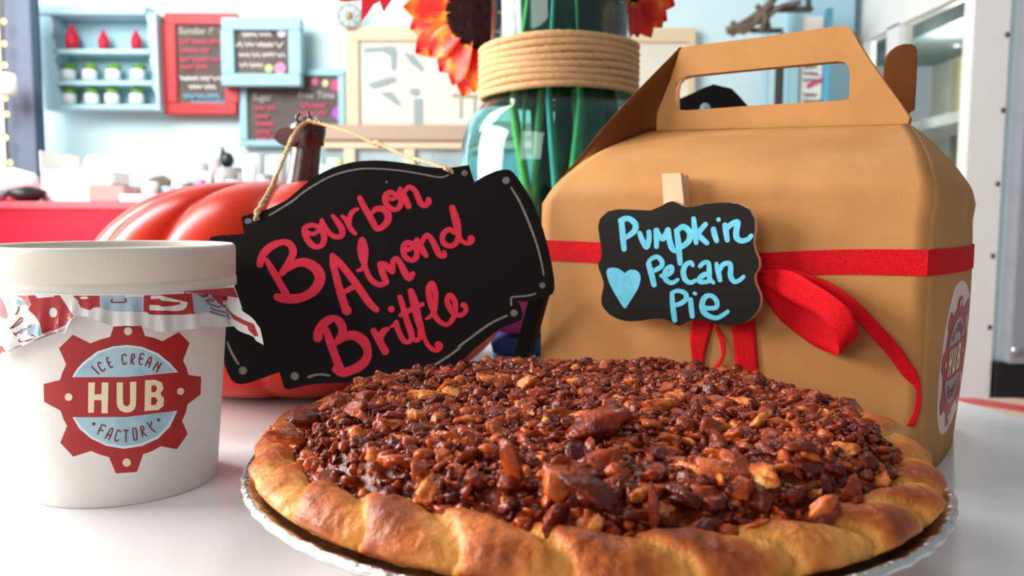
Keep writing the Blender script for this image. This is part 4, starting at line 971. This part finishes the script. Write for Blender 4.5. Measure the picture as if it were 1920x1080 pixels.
# ================================================================== GLASS JAR WITH FLOWERS
JX, JY = .0440, .885
jc = at(1045, 400, JY); JX = jc.x
M_glass = bpy.data.materials.new('teal_glass'); nt, b = nodes(M_glass)
b.inputs['Base Color'].default_value = (.50, .90, .93, 1); b.inputs['Roughness'].default_value = .02; b.inputs['Transmission Weight'].default_value = 1; b.inputs['IOR'].default_value = 1.42
jar = thing('glass_jar', 'big teal glass jar with a rope wrapped neck holding the flower stems', 'jar')
rb_, rn_ = 183/F_PX*JY*.985, 130/F_PX*JY
zs = lambda py: at(1045, py, JY).z
zb, zsh, zr1, zr0, ztp = .0, zs(235), zs(188), zs(95), zs(-60)
outp = [(.0005, .0005), (rb_*.86, .0005), (rb_*.96, .006), (rb_, .02), (rb_, zs(320)), (rb_*.995, zs(285)), (rb_*.975, zs(255)), (rb_*.93, zs(232)), (rb_*.86, zs(215)), (rb_*.79, zs(200)), (rn_*1.04, zs(188)), (rn_, zs(176)), (rn_, zs(20)), (rn_, ztp), (rn_*1.06, ztp+.006), (rn_*1.05, ztp+.014), (rn_*.99, ztp+.016)]
inn = [(max(.0005, r-.0035), z+(.004 if z < .01 else 0)) for r, z in reversed(outp[:-1])]
lathe('glass', outp+inn, 96, M_glass, jar, (JX, JY, 0), lambda a, r, z, j: (r*(1+.004*sin(3*a+z*60)), z))
for k in range(8):
    zc = lerp(zs(183), zs(99), k/7); rr = rn_+.0065; pts = []
    for i in range(97):
        a = 2*pi*i/96; pts.append((JX+rr*cos(a), JY+rr*sin(a), zc+(i/96-.5)*.0075+.0008*sin(a*3+k)))
    P_ = [Vector(p) for p in pts]; V = []; Fc = []; SEG = 9
    for i, p in enumerate(P_):
        a = 2*pi*i/96
        for s_ in range(SEG):
            q = 2*pi*s_/SEG; rad = .0036*(1+.10*cos(2*(q-a*26)))
            V.append(p+Vector((cos(a)*cos(q), sin(a)*cos(q), sin(q)*1.0))*rad)
    for i in range(96):
        for s_ in range(SEG): Fc.append((i*SEG+s_, (i+1)*SEG+s_, (i+1)*SEG+(s_+1) % SEG, i*SEG+(s_+1) % SEG))
    mesh_obj('rope_coil', V, Fc, M_rope, jar, True)
origin_to(jar, (JX, JY, 0))
# flowers
def petal_mesh(name, L, Wd, m, parent, M4, curl=.2, tip=.72, n=9, w=5):
    V = []; Fc = []
    for i in range(n+1):
        t = i/n; hw = Wd/2*(sin(pi*min(1, t*tip+.12+.0))**.8 if t < 1 else 0)*(1 if t < .7 else (1-((t-.7)/.3)**2*.9))
        for j in range(w+1):
            u = j/w*2-1; V.append(M4 @ Vector((L*t, hw*u, -curl*L*t*t+.12*Wd*u*u)))
    for i in range(n):
        for j in range(w): Fc.append((i*(w+1)+j, (i+1)*(w+1)+j, (i+1)*(w+1)+j+1, i*(w+1)+j+1))
    o = mesh_obj(name, V, Fc, m, parent, True); md = o.modifiers.new('thickness', 'SOLIDIFY'); md.thickness = .0006; return o
M_pet = bpy.data.materials.new('orange_red_petal'); nt, b = nodes(M_pet)
g_ = nt.nodes.new('ShaderNodeNewGeometry'); n = nt.nodes.new('ShaderNodeTexNoise'); n.inputs['Scale'].default_value = 42; nt.links.new(g_.outputs['Position'], n.inputs['Vector'])
r = nt.nodes.new('ShaderNodeValToRGB'); r.color_ramp.elements[0].position = .42; r.color_ramp.elements[0].color = (.72, .006, .002, 1); r.color_ramp.elements[1].position = .68; r.color_ramp.elements[1].color = (.95, .30, .01, 1); e = r.color_ramp.elements.new(.54); e.color = (.86, .06, .003, 1)
nt.links.new(n.outputs['Fac'], r.inputs[0]); nt.links.new(r.outputs[0], b.inputs['Base Color']); b.inputs['Roughness'].default_value = .5; b.inputs['Subsurface Weight'].default_value = .2; b.inputs['Subsurface Scale'].default_value = .01
M_disc = mat('dark_flower_centre', (.006, .0015, .002), .9, spec=.1, noise_scale=200, col2=(.022, .005, .005), bump=.6, bscale=400)
M_yel = mat('yellow_floret', (.9, .55, .02), .6)
def flower(name, c, nrm, R, label, npet=17, disc=.42, jarpt=None, seed=0, mt=M_pet, Wd=.36):
    rnd = random.Random(seed); t = thing(name, label, 'flower'); nrm = Vector(nrm).normalized()
    rot = nrm.to_track_quat('Z', 'Y').to_matrix().to_4x4(); B = Matrix.Translation(c) @ rot
    lathe_pts = []
    bm = bmesh.new(); bmesh.ops.create_uvsphere(bm, u_segments=28, v_segments=12, radius=1)
    for v in bm.verts: v.co = B @ Vector((v.co.x*R*disc, v.co.y*R*disc, v.co.z*R*.14*(1+.2*noise.noise(v.co*6))))
    bm_obj('flower_centre', bm, M_disc, t, True)
    for layer in range(2):
        for k in range(npet):
            a = 2*pi*(k+.5*layer)/npet+rnd.uniform(-.09, .09); L = R*rnd.uniform(.66, .84)*(1 if layer == 0 else .9)
            M4 = B @ Matrix.Rotation(a, 4, 'Z') @ Matrix.Translation((R*disc*.6, 0, -.001+layer*.003)) @ Matrix.Rotation(-.12*layer+rnd.uniform(-.15, .15), 4, 'Y') @ Matrix.Rotation(rnd.uniform(-.35, .35), 4, 'X')
            petal_mesh('petal', L, R*Wd*rnd.uniform(.85, 1.1), mt, t, M4, rnd.uniform(-.05, .3))
    for k in range(10):
        a = 2*pi*k/10; p = B @ Vector((cos(a)*R*disc*.8, sin(a)*R*disc*.8, R*.12)); tube('floret', [p, p+nrm*.006], .0014, M_yel, t, 6, sub=1)
    J = Vector(jarpt)
    tube('stem', [c-nrm*R*.05, c-nrm*R*.5+Vector((0, 0, .02)), Vector((lerp(c.x, JX, .55), lerp(c.y, JY, .6), ztp+.10)), Vector((JX+(J.x-JX)*.2, JY+(J.y-JY)*.2, ztp-.02)), J], .0042, M_green, t, 9)
    origin_to(t, J); return t
flower('orange_flower', at(896, 24, .925), (-.40, -.80, -.38), .090, 'orange red flower drooping left of the jar neck with dark centre', 16, .46, (JX+.030, JY-.035, .012), 1)
flower('orange_flower', at(1172, -30, .90), (.3, -.85, -.25), .068, 'orange red flower partly showing right of the jar neck', 14, .36, (JX-.035, JY-.02, .012), 2)
# crimson leaf hanging in from the top
lf = [at(x, y, .80) for x, y in [(636, -18), (636, 2), (650, 3), (678, 0), (677, 40), (690, 24), (700, 8), (712, 2), (719, 23), (727, 10), (738, -6), (760, -30), (745, -60), (690, -80), (640, -50)]]
t = thing('crimson_leaf', 'pointed crimson leaf tips hanging into the top edge above the wheel ornament', 'leaf')
extrude_outline('blade', lf, Vector((0, .0012, 0)), mat('crimson_leaf', (.78, .004, .02), .5), t)
tube('stem', [at(700, -70, .801), at(820, -190, .84), Vector((JX-.02, JY, ztp+.09)), Vector((JX-.03, JY, ztp-.02)), Vector((JX-.045, JY-.02, .02))], .002, M_green, t, 7)
origin_to(t, (JX-.045, JY-.02, .02))
# leaves and stems standing in the jar
fo = thing('foliage_bunch', 'dark green leaves and stems standing inside the teal jar', 'foliage')
for (x0, x1, dy, w, m) in ((-.048, -.01, -.02, .010, mat('light_leaf', (.30, .55, .08), .5)), (-.02, -.004, .0, .022, M_leaf), (.004, .006, -.025, .02, M_leaf), (.012, -.004, .01, .02, M_leaf), (.020, -.002, -.045, .008, mat('fresh_stem', (.12, .48, .12), .5)), (-.012, .008, -.05, .007, mat('blue_green_stem', (.12, .40, .28), .5)), (.038, .02, .0, .03, mat('deep_leaf', (.015, .11, .03), .5)), (.055, .05, .02, .03, M_leaf)):
    rows = []
    for i in range(9):
        q = i/8; z = lerp(.015, ztp-.01, q); xc = JX+lerp(x1, x0, min(1, q*1.6)) if q < .62 else JX+x0*lerp(1, .6, (q-.62)/.38)
        ww = w*(.35+.65*sin(pi*min(.92, q+.1)))
        rows.append([Vector((xc+ww*(j/4-.5), JY+dy+.004*((j-2)**2)/4, z)) for j in range(5)])
    sheet('leaf_blade', rows, m, fo, .0008)
for k in range(16):
    a = k*2.4; rr = .024+.0012*k; rows = []
    for i in range(7):
        q = i/6; z = lerp(zs(175), ztp+.02, q); ww = .048*sin(pi*min(.9, q+.15)); c0 = Vector((JX+rr*cos(a), JY+rr*sin(a), z)); tn = Vector((-sin(a), cos(a), 0))
        rows.append([c0+tn*ww*(j/3-.5) for j in range(4)])
    sheet('leaf_blade', rows, M_leaf, fo, .0008)
origin_to(fo, (JX, JY, .012))
# colourful cloths between jar and pumpkin
p = onz(950, 668); 
M_mag = mat('magenta_cloth', (.68, .10, .52), .8, noise_scale=40, col2=(.45, .05, .38)); M_ind = mat('indigo_cloth', (.035, .05, .30), .8, noise_scale=30, col2=(.02, .12, .36))
def bundle(name, x0, x1, y0, y1, z0, z1, m, label, cat, seed):
    bm = bmesh.new(); bmesh.ops.create_cube(bm, size=2); bmesh.ops.subdivide_edges(bm, edges=bm.edges, cuts=9, use_grid_fill=True)
    for v in bm.verts:
        c = v.co; c = Vector((c.x*(1-.12*abs(c.z)**4), c.y*(1-.12*abs(c.z)**4), c.z*(1-.12*max(abs(c.x), abs(c.y))**4)))
        c *= 1+.05*noise.noise(c*2+Vector((seed, 0, 0)))
        v.co = Vector((lerp(x0, x1, (c.x+1)/2), lerp(y0, y1, (c.y+1)/2), max(z0, lerp(z0, z1, (c.z+1)/2))))
    return tag(bm_obj(name, bm, m, None, True), label, cat)
bundle('folded_cloth', -.017, .085, .716, .775, 0, .017, M_ind, 'folded indigo cloth under the magenta one between sign and box', 'cloth', 1)
bundle('folded_cloth', -.018, .084, .717, .774, .0172, .080, M_mag, 'folded magenta cloth on the indigo one between sign and box', 'cloth', 5)

# ================================================================== GABLE BOX
A0 = onz(1720, 905); A0 = Vector((.1895, .3765, 0)); SU = Vector((-.82, .57, 0)).normalized(); SW = Vector((.57, .82, 0)).normalized(); SZ = Vector((0, 0, 1))
WB, DB, ZF = .209, .138, .1315
def bw(s, w, z): return A0+SU*s+SW*w+SZ*z
def hitw(px, py, w): return plane_hit(px, py, bw(0, w, 0), SW)
gb = thing('gable_box', 'brown kraft gable box with cut out handle, tied with red ribbon', 'box')
# lower body: front, right side (bulging), left, back, bottom
NZ = 14
def side_b(w, z):
    q = w/DB; return -.0100*sin(pi*q)**.9*(.45+.55*sin(2.45*min(1, z/ZF))) if 0 < q < 1 else 0
def side_w(w, z): return w*(1-.10*(1-min(1, z/ZF)))
def front_w(s, z): return -.0022*sin(pi*s/WB)*sin(pi*z/ZF)
frows = [[bw(WB*(1-i/30), front_w(WB*(1-i/30), ZF*k/NZ), ZF*k/NZ) for i in range(31)] for k in range(NZ)]
ws = [DB*i/20 for i in range(21)]
sheet('side_panel', [[bw(WB-side_b(w, ZF*k/NZ)*.3, side_w(w, ZF*k/NZ), ZF*k/NZ) for w in ws] for k in range(NZ+1)], M_kraft, gb, .0006)
sheet('back_panel', [[bw(WB*i/8, side_w(DB, ZF*k/NZ), ZF*k/NZ) for i in range(9)] for k in range(NZ+1)], M_kraft, gb, .0006)
sheet('base_panel', [[bw(WB*i/8, side_w(DB*k, 0), .0006) for i in range(9)] for k in range(2)], M_kraft, gb, .0006, False)
# the front wall runs on over the roof, traced between its two edges
RW = [(1019,379,1752,378,0),(1036,354,1751,346,.0015),(1062,328,1746,322,.008),(1108,294,1738,293,.022),(1166,266,1722,259,.043),(1222,246,1703,233,.064)]
rows = []
for i in range(21):
    q = interp_poly(RW, i/20); L_ = hitw(q[0], q[1], q[4]); R_ = hitw(q[2], q[3], q[4])
    rows.append([L_.lerp(R_, j/30)+(-SW*.0035+SZ*.0022)*sin(pi*j/30)*sin(pi*i/20) for j in range(31)])
roofL = [r[0] for r in rows]; roofR = [r[-1] for r in rows]
sheet('front_panel', frows+rows, M_kraft, gb, .0006)
# back roof mirrors the front one about the handle
def mirror(p, c=.0695):
    w = (p-A0).dot(SW); return p+SW*2*(c-w)
brow = [[mirror(p) for p in r] for r in rows]
sheet('back_roof_panel', brow, M_kraft, gb, .0006)
# handle
HO = [(1222,246),(1228,222),(1242,190),(1258,150),(1275,96),(1280,89),(1292,87),(1420,71),(1570,49),(1583,48),(1592,52),(1600,62),(1612,84),(1630,112),(1658,152),(1690,196),(1706,220),(1703,233),(1500,240),(1350,246)]
HH = [(1267,206),(1266,170),(1269,155),(1277,147),(1292,142),(1400,131),(1570,115),(1583,117),(1591,124),(1594,135),(1593,180),(1589,187),(1575,189),(1430,197),(1290,207)]
HIN = lambda w: (lambda px, py: (hitw(px, py, w), -SW))
for w in (.0655, .0725):
    o = decal('handle_panel', [(HO, [HH])], lambda px, py: (hitw(px, py, .0655)+SW*(w-.0655), -SW), M_kraft, gb, 0, 20)
    md = o.modifiers.new('thickness', 'SOLIDIFY'); md.thickness = .0007
# right side panel, bulging, runs on as the gusset up between the two roof edges
srows = [[bw(side_b(w, ZF*k/NZ), side_w(w, ZF*k/NZ), ZF*k/NZ) for w in ws] for k in range(NZ)]
for i in range(21):
    t = i/20; a = roofR[i]; b_ = mirror(a)
    bul = -.0080*(1-t)**.9; r = []
    for j in range(21):
        q = j/20; r.append(a.lerp(b_, q)-SU*(-bul)*sin(pi*q)**.9)
    srows.append(r)
rside = sheet('side_panel', srows, M_kraft, gb, .0006)
# rounded tab of the side panel sticking up past the handle
tabw = .088
tb_o = [(1655,148),(1657,125),(1660,108),(1668,96),(1680,87),(1694,83),(1707,83),(1715,87),(1718,96),(1718,130),(1716,170),(1714,206),(1700,215),(1685,200),(1668,172)]
o = decal('side_tab', [(tb_o, [])], lambda px, py: (hitw(px, py, tabw+.05*((px-1655)/63)**1.5*.25), -SW), M_kraft_shade, gb, 0, 8)
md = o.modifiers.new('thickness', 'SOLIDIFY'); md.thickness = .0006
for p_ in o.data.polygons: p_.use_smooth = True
# left flap: its inner face beside the roof, shade put into the card colour
LO = [(1275,88),(1256,108),(1232,132),(1205,160),(1180,186),(1150,218),(1120,252),(1090,290),(1062,322),(1040,348),(1021,379)]
rows = []
for i in range(31):
    t = 1-i/30; o_ = interp_poly(LO, 1-(i/30)); wq = .001+.064*(1-(1-(i/30)))**1.15 if False else None
    u = i/30                      # 0 at handle top, 1 at the lower front corner
    ot = interp_poly(LO, u); wv = lerp(.0645, .0015, u**1.15)
    outer = hitw(ot[0], ot[1], wv+.002)
    k = (1-u); q = interp_poly(RW, min(1, max(0, k*1.25))); inner = hitw(q[0]+3, q[1]+2, q[4]+.003)
    if u < .25:
        f = (1-u/.25); hx = interp_poly([(1222, 246), (1236, 208), (1254, 160), (1276, 92)], f); inner = hitw(hx[0]+14, hx[1], .0665)
    rows.append([outer.lerp(inner, j/6)+SW*.004*sin(pi*j/6) for j in range(7)])
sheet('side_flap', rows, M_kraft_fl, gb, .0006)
# round sticker with the gear logo on the right side
bvs = BVHTree.FromPolygons([v.co.copy() for v in rside.data.vertices], [tuple(p.vertices) for p in rside.data.polygons])
def HS(px, py):
    d = ray(px, py).normalized(); r = bvs.ray_cast(EYEV, d)
    if r[0] is None: r = bvs.find_nearest(EYEV+d*.47)
    n = r[1]; n = -n if n.dot(SU) > 0 else n
    return r[0], n
BX = (1740, 510, 3.375)
st_o = cv(smooth_loop([(210,52),(245,90),(262,170),(265,300),(255,470),(215,700),(170,870),(120,990),(85,1028),(60,990),(52,880),(60,700),(80,540),(100,380),(130,230),(165,100)], 2), BX)
stb = decal('side_sticker', [(st_o, [])], HS, M_pinkst, gb, .0004, 6)
def bconv(pts):
    out = []
    for x, y in pts:
        u = (x-632)/750; v = (y-510)/886
        out.append((BX[0]+(157+u*104-v*79*1.0)/BX[2], BX[1]+(548-u*67+v*720)/BX[2]))
    return out
logo(bconv, HS, gb, (M_logored, None, M_grey, M_cream, M_logodark), .0006, 5, .9, small=True)
origin_to(gb, bw(WB/2, DB/2, 0))

# ================================================================== RIBBON round the box
rbn = thing('red_ribbon', 'red woven ribbon tied round the kraft box in a bow', 'ribbon')
ZR = .1032; HR = .0060
path = []
for i in range(31): path.append((bw(WB*(1-i/30), front_w(WB*(1-i/30), ZR)-.0009, 0), -SW))
for w in ws[1:]: path.append((bw(side_b(w, ZR)-.0009, side_w(w, ZR), 0), -SU))
path.append((bw(WB*.5, side_w(DB, ZR)+.001, 0), SW)); path.append((bw(WB+.001, side_w(DB, ZR)+.001, 0), SU))
for w in reversed(ws): path.append((bw(WB-side_b(w, ZR)*.3+.0009, side_w(w, ZR)-(.0009 if w == 0 else 0), 0), SU))
def dip(k): return -.0045*math.exp(-((k-16)/7.0)**2) if k < 31 else 0
rows = [[p+SZ*(ZR+HR*(2*j/3-1)+dip(k)) for j in range(4)] for k, (p, n) in enumerate(path)]
sheet('band', rows, M_ribbon, rbn, .0004, False)
def rib(name, R_, m=M_ribbon, n=40, cols=6):
    rows = []
    for i in range(n+1):
        q = interp_poly(R_, i/n); a = hitw(q[0], q[1], -q[2]*.001); b_ = hitw(q[3], q[4], -q[5]*.001)
        rows.append([a.lerp(b_, j/cols) for j in range(cols+1)])
    return sheet(name, rows, m, rbn, .0005)
C6 = (1280, 440, 3.429)
def r6(L): return [(C6[0]+a/C6[2], C6[1]+b/C6[2], o, C6[0]+c/C6[2], C6[1]+d/C6[2], o2) for a, b, o, c, d, o2 in L]
rib('bow_loop', r6([(470,240,5,490,300,5),(600,222,9,600,372,9),(720,242,14,720,440,13),(850,318,19,850,508,17),(980,400,23,930,585,20),(1070,478,24,980,665,20),(1122,570,22,1003,735,18),(1135,650,16,1000,774,13),(1100,600,9,965,768,8),(1000,530,6,850,718,5),(850,450,4,740,640,4),(700,380,4,620,540,4),(560,320,4,540,430,4),(480,280,4,490,340,4)]), n=70)
rib('tail', r6([(500,205,3,500,255,3),(640,200,4,640,262,4),(760,238,6,780,300,6),(930,300,9,950,380,9),(1110,420,11,1070,500,11),(1250,560,10,1200,645,10),(1370,690,7,1320,775,7),(1470,830,5,1400,890,5),(1508,885,4,1450,940,4),(1527,965,3,1496,985,3),(1532,1060,3,1500,1060,3),(1520,1150,2.5,1482,1150,2.5),(1490,1230,2.5,1440,1230,2.5)]), n=60)
rib('tail', r6([(60,480,2,200,480,2),(52,580,3,195,585,3),(48,690,4,160,690,4),(60,790,4,135,810,4),(70,900,4,130,930,4)]), n=30)
rib('tail_loop', r6([(195,500,3,215,500,3),(205,590,4,222,590,5),(238,680,5,270,680,6),(248,780,5,266,790,6),(200,850,4,215,865,5),(150,900,3,160,920,4)]), n=30)
rib('tail', r6([(300,480,3.2,470,480,3.2),(310,580,3.6,465,575,3.6),(328,700,3.6,472,700,3.6),(340,880,3.4,488,900,3.4),(345,1000,3,495,1010,3)]), n=24)
rib('knot', r6([(300,170,4,300,310,4),(400,190,8,400,320,8),(500,215,5,500,320,5)]), n=12)
origin_to(rbn, bw(WB/2, DB/2, ZR))

# ================================================================== SMALL CHALKBOARD ON A PEG
ss = thing('chalkboard_tag', 'small black chalkboard tag lettered in blue clipped to the kraft box', 'sign')
WS = -.0165
SA = [(485,500),(500,440),(560,385),(640,368),(750,372),(880,378),(960,345),(1000,320),(1040,308),(1075,320),(1110,342),(1150,351),(1200,352),(1290,330),(1400,320),(1470,320),(1540,330),(1620,370),(1660,440),(1662,520),(1648,620),(1665,690),(1690,745)]
SBp = [(1720,250),(1725,310),(1705,360),(1680,400),(1676,440),(1685,490),(1708,540),(1730,590),(1738,640),(1735,690),(1720,740),(1690,790),(1650,835),(1600,870),(1530,893),(1450,905),(1370,902),(1300,890),(1200,870),(1140,852),(1090,848),(1050,855),(1010,872),(970,895),(930,912),(895,903),(860,883),(820,860),(780,845),(710,840),(640,845),(570,857),(500,865),(430,867),(360,858),(290,835),(230,800),(180,750),(150,700),(145,630),(155,580),(165,540),(170,500),(165,460),(145,400),(120,340),(115,300),(128,265),(142,240),(150,190),(147,150),(136,80)]
SO = [(1000+x/4, 300+y/4) for x, y in SA]+[(1100+x/5.333, 440+y/5.333) for x, y in SBp]
HC = lambda px, py: (hitw(px, py, WS), -SW)
extrude_outline('board', [HC(x, y)[0] for x, y in SO], SW*.0034, M_board, ss, M_wood)
Q4 = (1000, 300, 4); Q5 = (1100, 440, 5.333)
strokes('lettering', [[(662,462,44),(668,520,46),(675,600,44),(682,668,40)], [(655,455,40),(690,440,42),(730,445,42),(768,485,46),(760,530,44),(725,562,40),(695,580,36)], [(798,548,36),(818,600,42),(850,652,42),(868,600,40),(868,540,38)],
  [(925,530,46),(925,590,42),(925,650,36)], [(925,535,40),(950,570,40),(975,590,42),(1000,545,40),(1012,522,38),(1020,590,44),(1040,660,44),(1065,685,30)], [(1075,530,40),(1088,620,46),(1095,700,44),(1102,775,38)], [(1075,535,36),(1125,500,44),(1175,545,46),(1165,610,44),(1115,650,40)],
  [(1203,440,36),(1213,530,44),(1222,620,36)], [(1292,482,38),(1240,552,42),(1268,590,42),(1302,622,38)], [(1352,520,42),(1362,565,44),(1376,605,38)], [(1390,447,34)], [(1440,490,44),(1448,550,44),(1455,600,38)], [(1445,520,38),(1490,480,42),(1535,465,40),(1525,520,46),(1525,580,46),(1560,606,40),(1610,595,38),(1635,568,34)]], Q4, HC, M_cyan, ss, .0002)
strokes('lettering', [[(622,295,55),(640,360,58),(658,430,58),(675,500,54)], [(615,285,40),(650,240,44),(710,222,46),(755,270,50),(745,320,50),(680,358,48)], [(750,410,44),(800,405,48),(850,370,48),(852,325,46),(820,325,44),(785,375,50),(790,445,52),(850,482,46),(912,450,36)],
  [(1062,305,42),(1040,278,46),(990,305,52),(968,370,56),(985,445,54),(1035,480,46),(1088,458,40)], [(1135,315,44),(1175,280,46),(1220,285,46),(1228,370,52),(1232,440,50),(1270,480,36)], [(1215,385,44),(1160,410,56),(1125,450,52),(1150,475,46),(1225,465,44)],
  [(1300,290,40),(1315,360,56),(1335,455,46)], [(1325,360,50),(1365,300,50),(1425,285,50),(1442,330,54),(1440,410,56),(1475,468,48),(1530,455,44),(1570,420,40)],
  [(855,582,44),(858,660,50),(868,760,56),(882,855,50)], [(858,580,40),(915,560,42),(990,590,50),(990,650,50),(935,690,50),(880,705,44)], [(1040,650,52),(1048,740,54),(1058,815,50)], [(1078,585,36),(1090,592,34)],
  [(1150,725,50),(1225,735,46),(1298,725,48),(1300,660,50),(1250,612,46),(1190,620,52),(1155,690,58),(1170,770,58),(1230,815,50),(1300,832,46),(1370,800,44),(1412,768,40)]], Q5, HC, M_cyan, ss, .0002)
decal('heart', [([(1100+x/5.333, 440+y/5.333) for x, y in smooth_loop([(200,375),(215,340),(260,328),(315,338),(360,365),(385,385),(410,362),(450,348),(500,358),(535,395),(540,450),(515,540),(450,645),(400,725),(382,736),(360,715),(300,620),(240,510),(210,430)], 2)], [])], HC, M_cyan, ss, .0002, 10)
pg = [(1241,326),(1276,324),(1284,400),(1245,400)]
extrude_outline('clothespin_leg', [hitw(x, y, WS+.0045) for x, y in pg], SW*.0035, M_wood, ss)
pg = [(1280,327),(1291,328),(1294,400),(1284,400)]
extrude_outline('clothespin_leg', [hitw(x, y, WS+.0095) for x, y in [(1262,329),(1286,328),(1290,400),(1266,400)]], SW*.0035, M_wood, ss)
origin_to(ss, hitw(1275, 500, WS))

# black board standing behind the box, seen through the handle hole
ob = thing('black_plaque', 'black plaque with a hanging hole standing behind the box, seen through its handle', 'sign')
YO = .70
oc = [(1258,196),(1270,187),(1300,174),(1320,164),(1338,158),(1372,166),(1386,180),(1400,196),(1420,215),(1424,260)]
base = [at(x, y, YO) for x, y in oc]; xr = base[-1].x; xl = base[0].x
outl = base+[Vector((xr, YO, .0)), Vector((xl-.01, YO, .0))]
import itertools
hc = at(1322, 203, YO); 
o = extrude_outline('board', outl, Vector((0, .005, 0)), M_board, ob)
hl = lathe('hole_ring', [(.0045, 0), (.0028, .0005), (.0005, .0006)], 18, mat('pale_blue_eyelet', (.30, .52, .62), .5), ob); hl.matrix_basis = Matrix.Translation(hc-Vector((0, .0002, 0))) @ Matrix.Rotation(pi/2, 4, 'X')
origin_to(ob, ((xl+xr)/2, YO, 0))
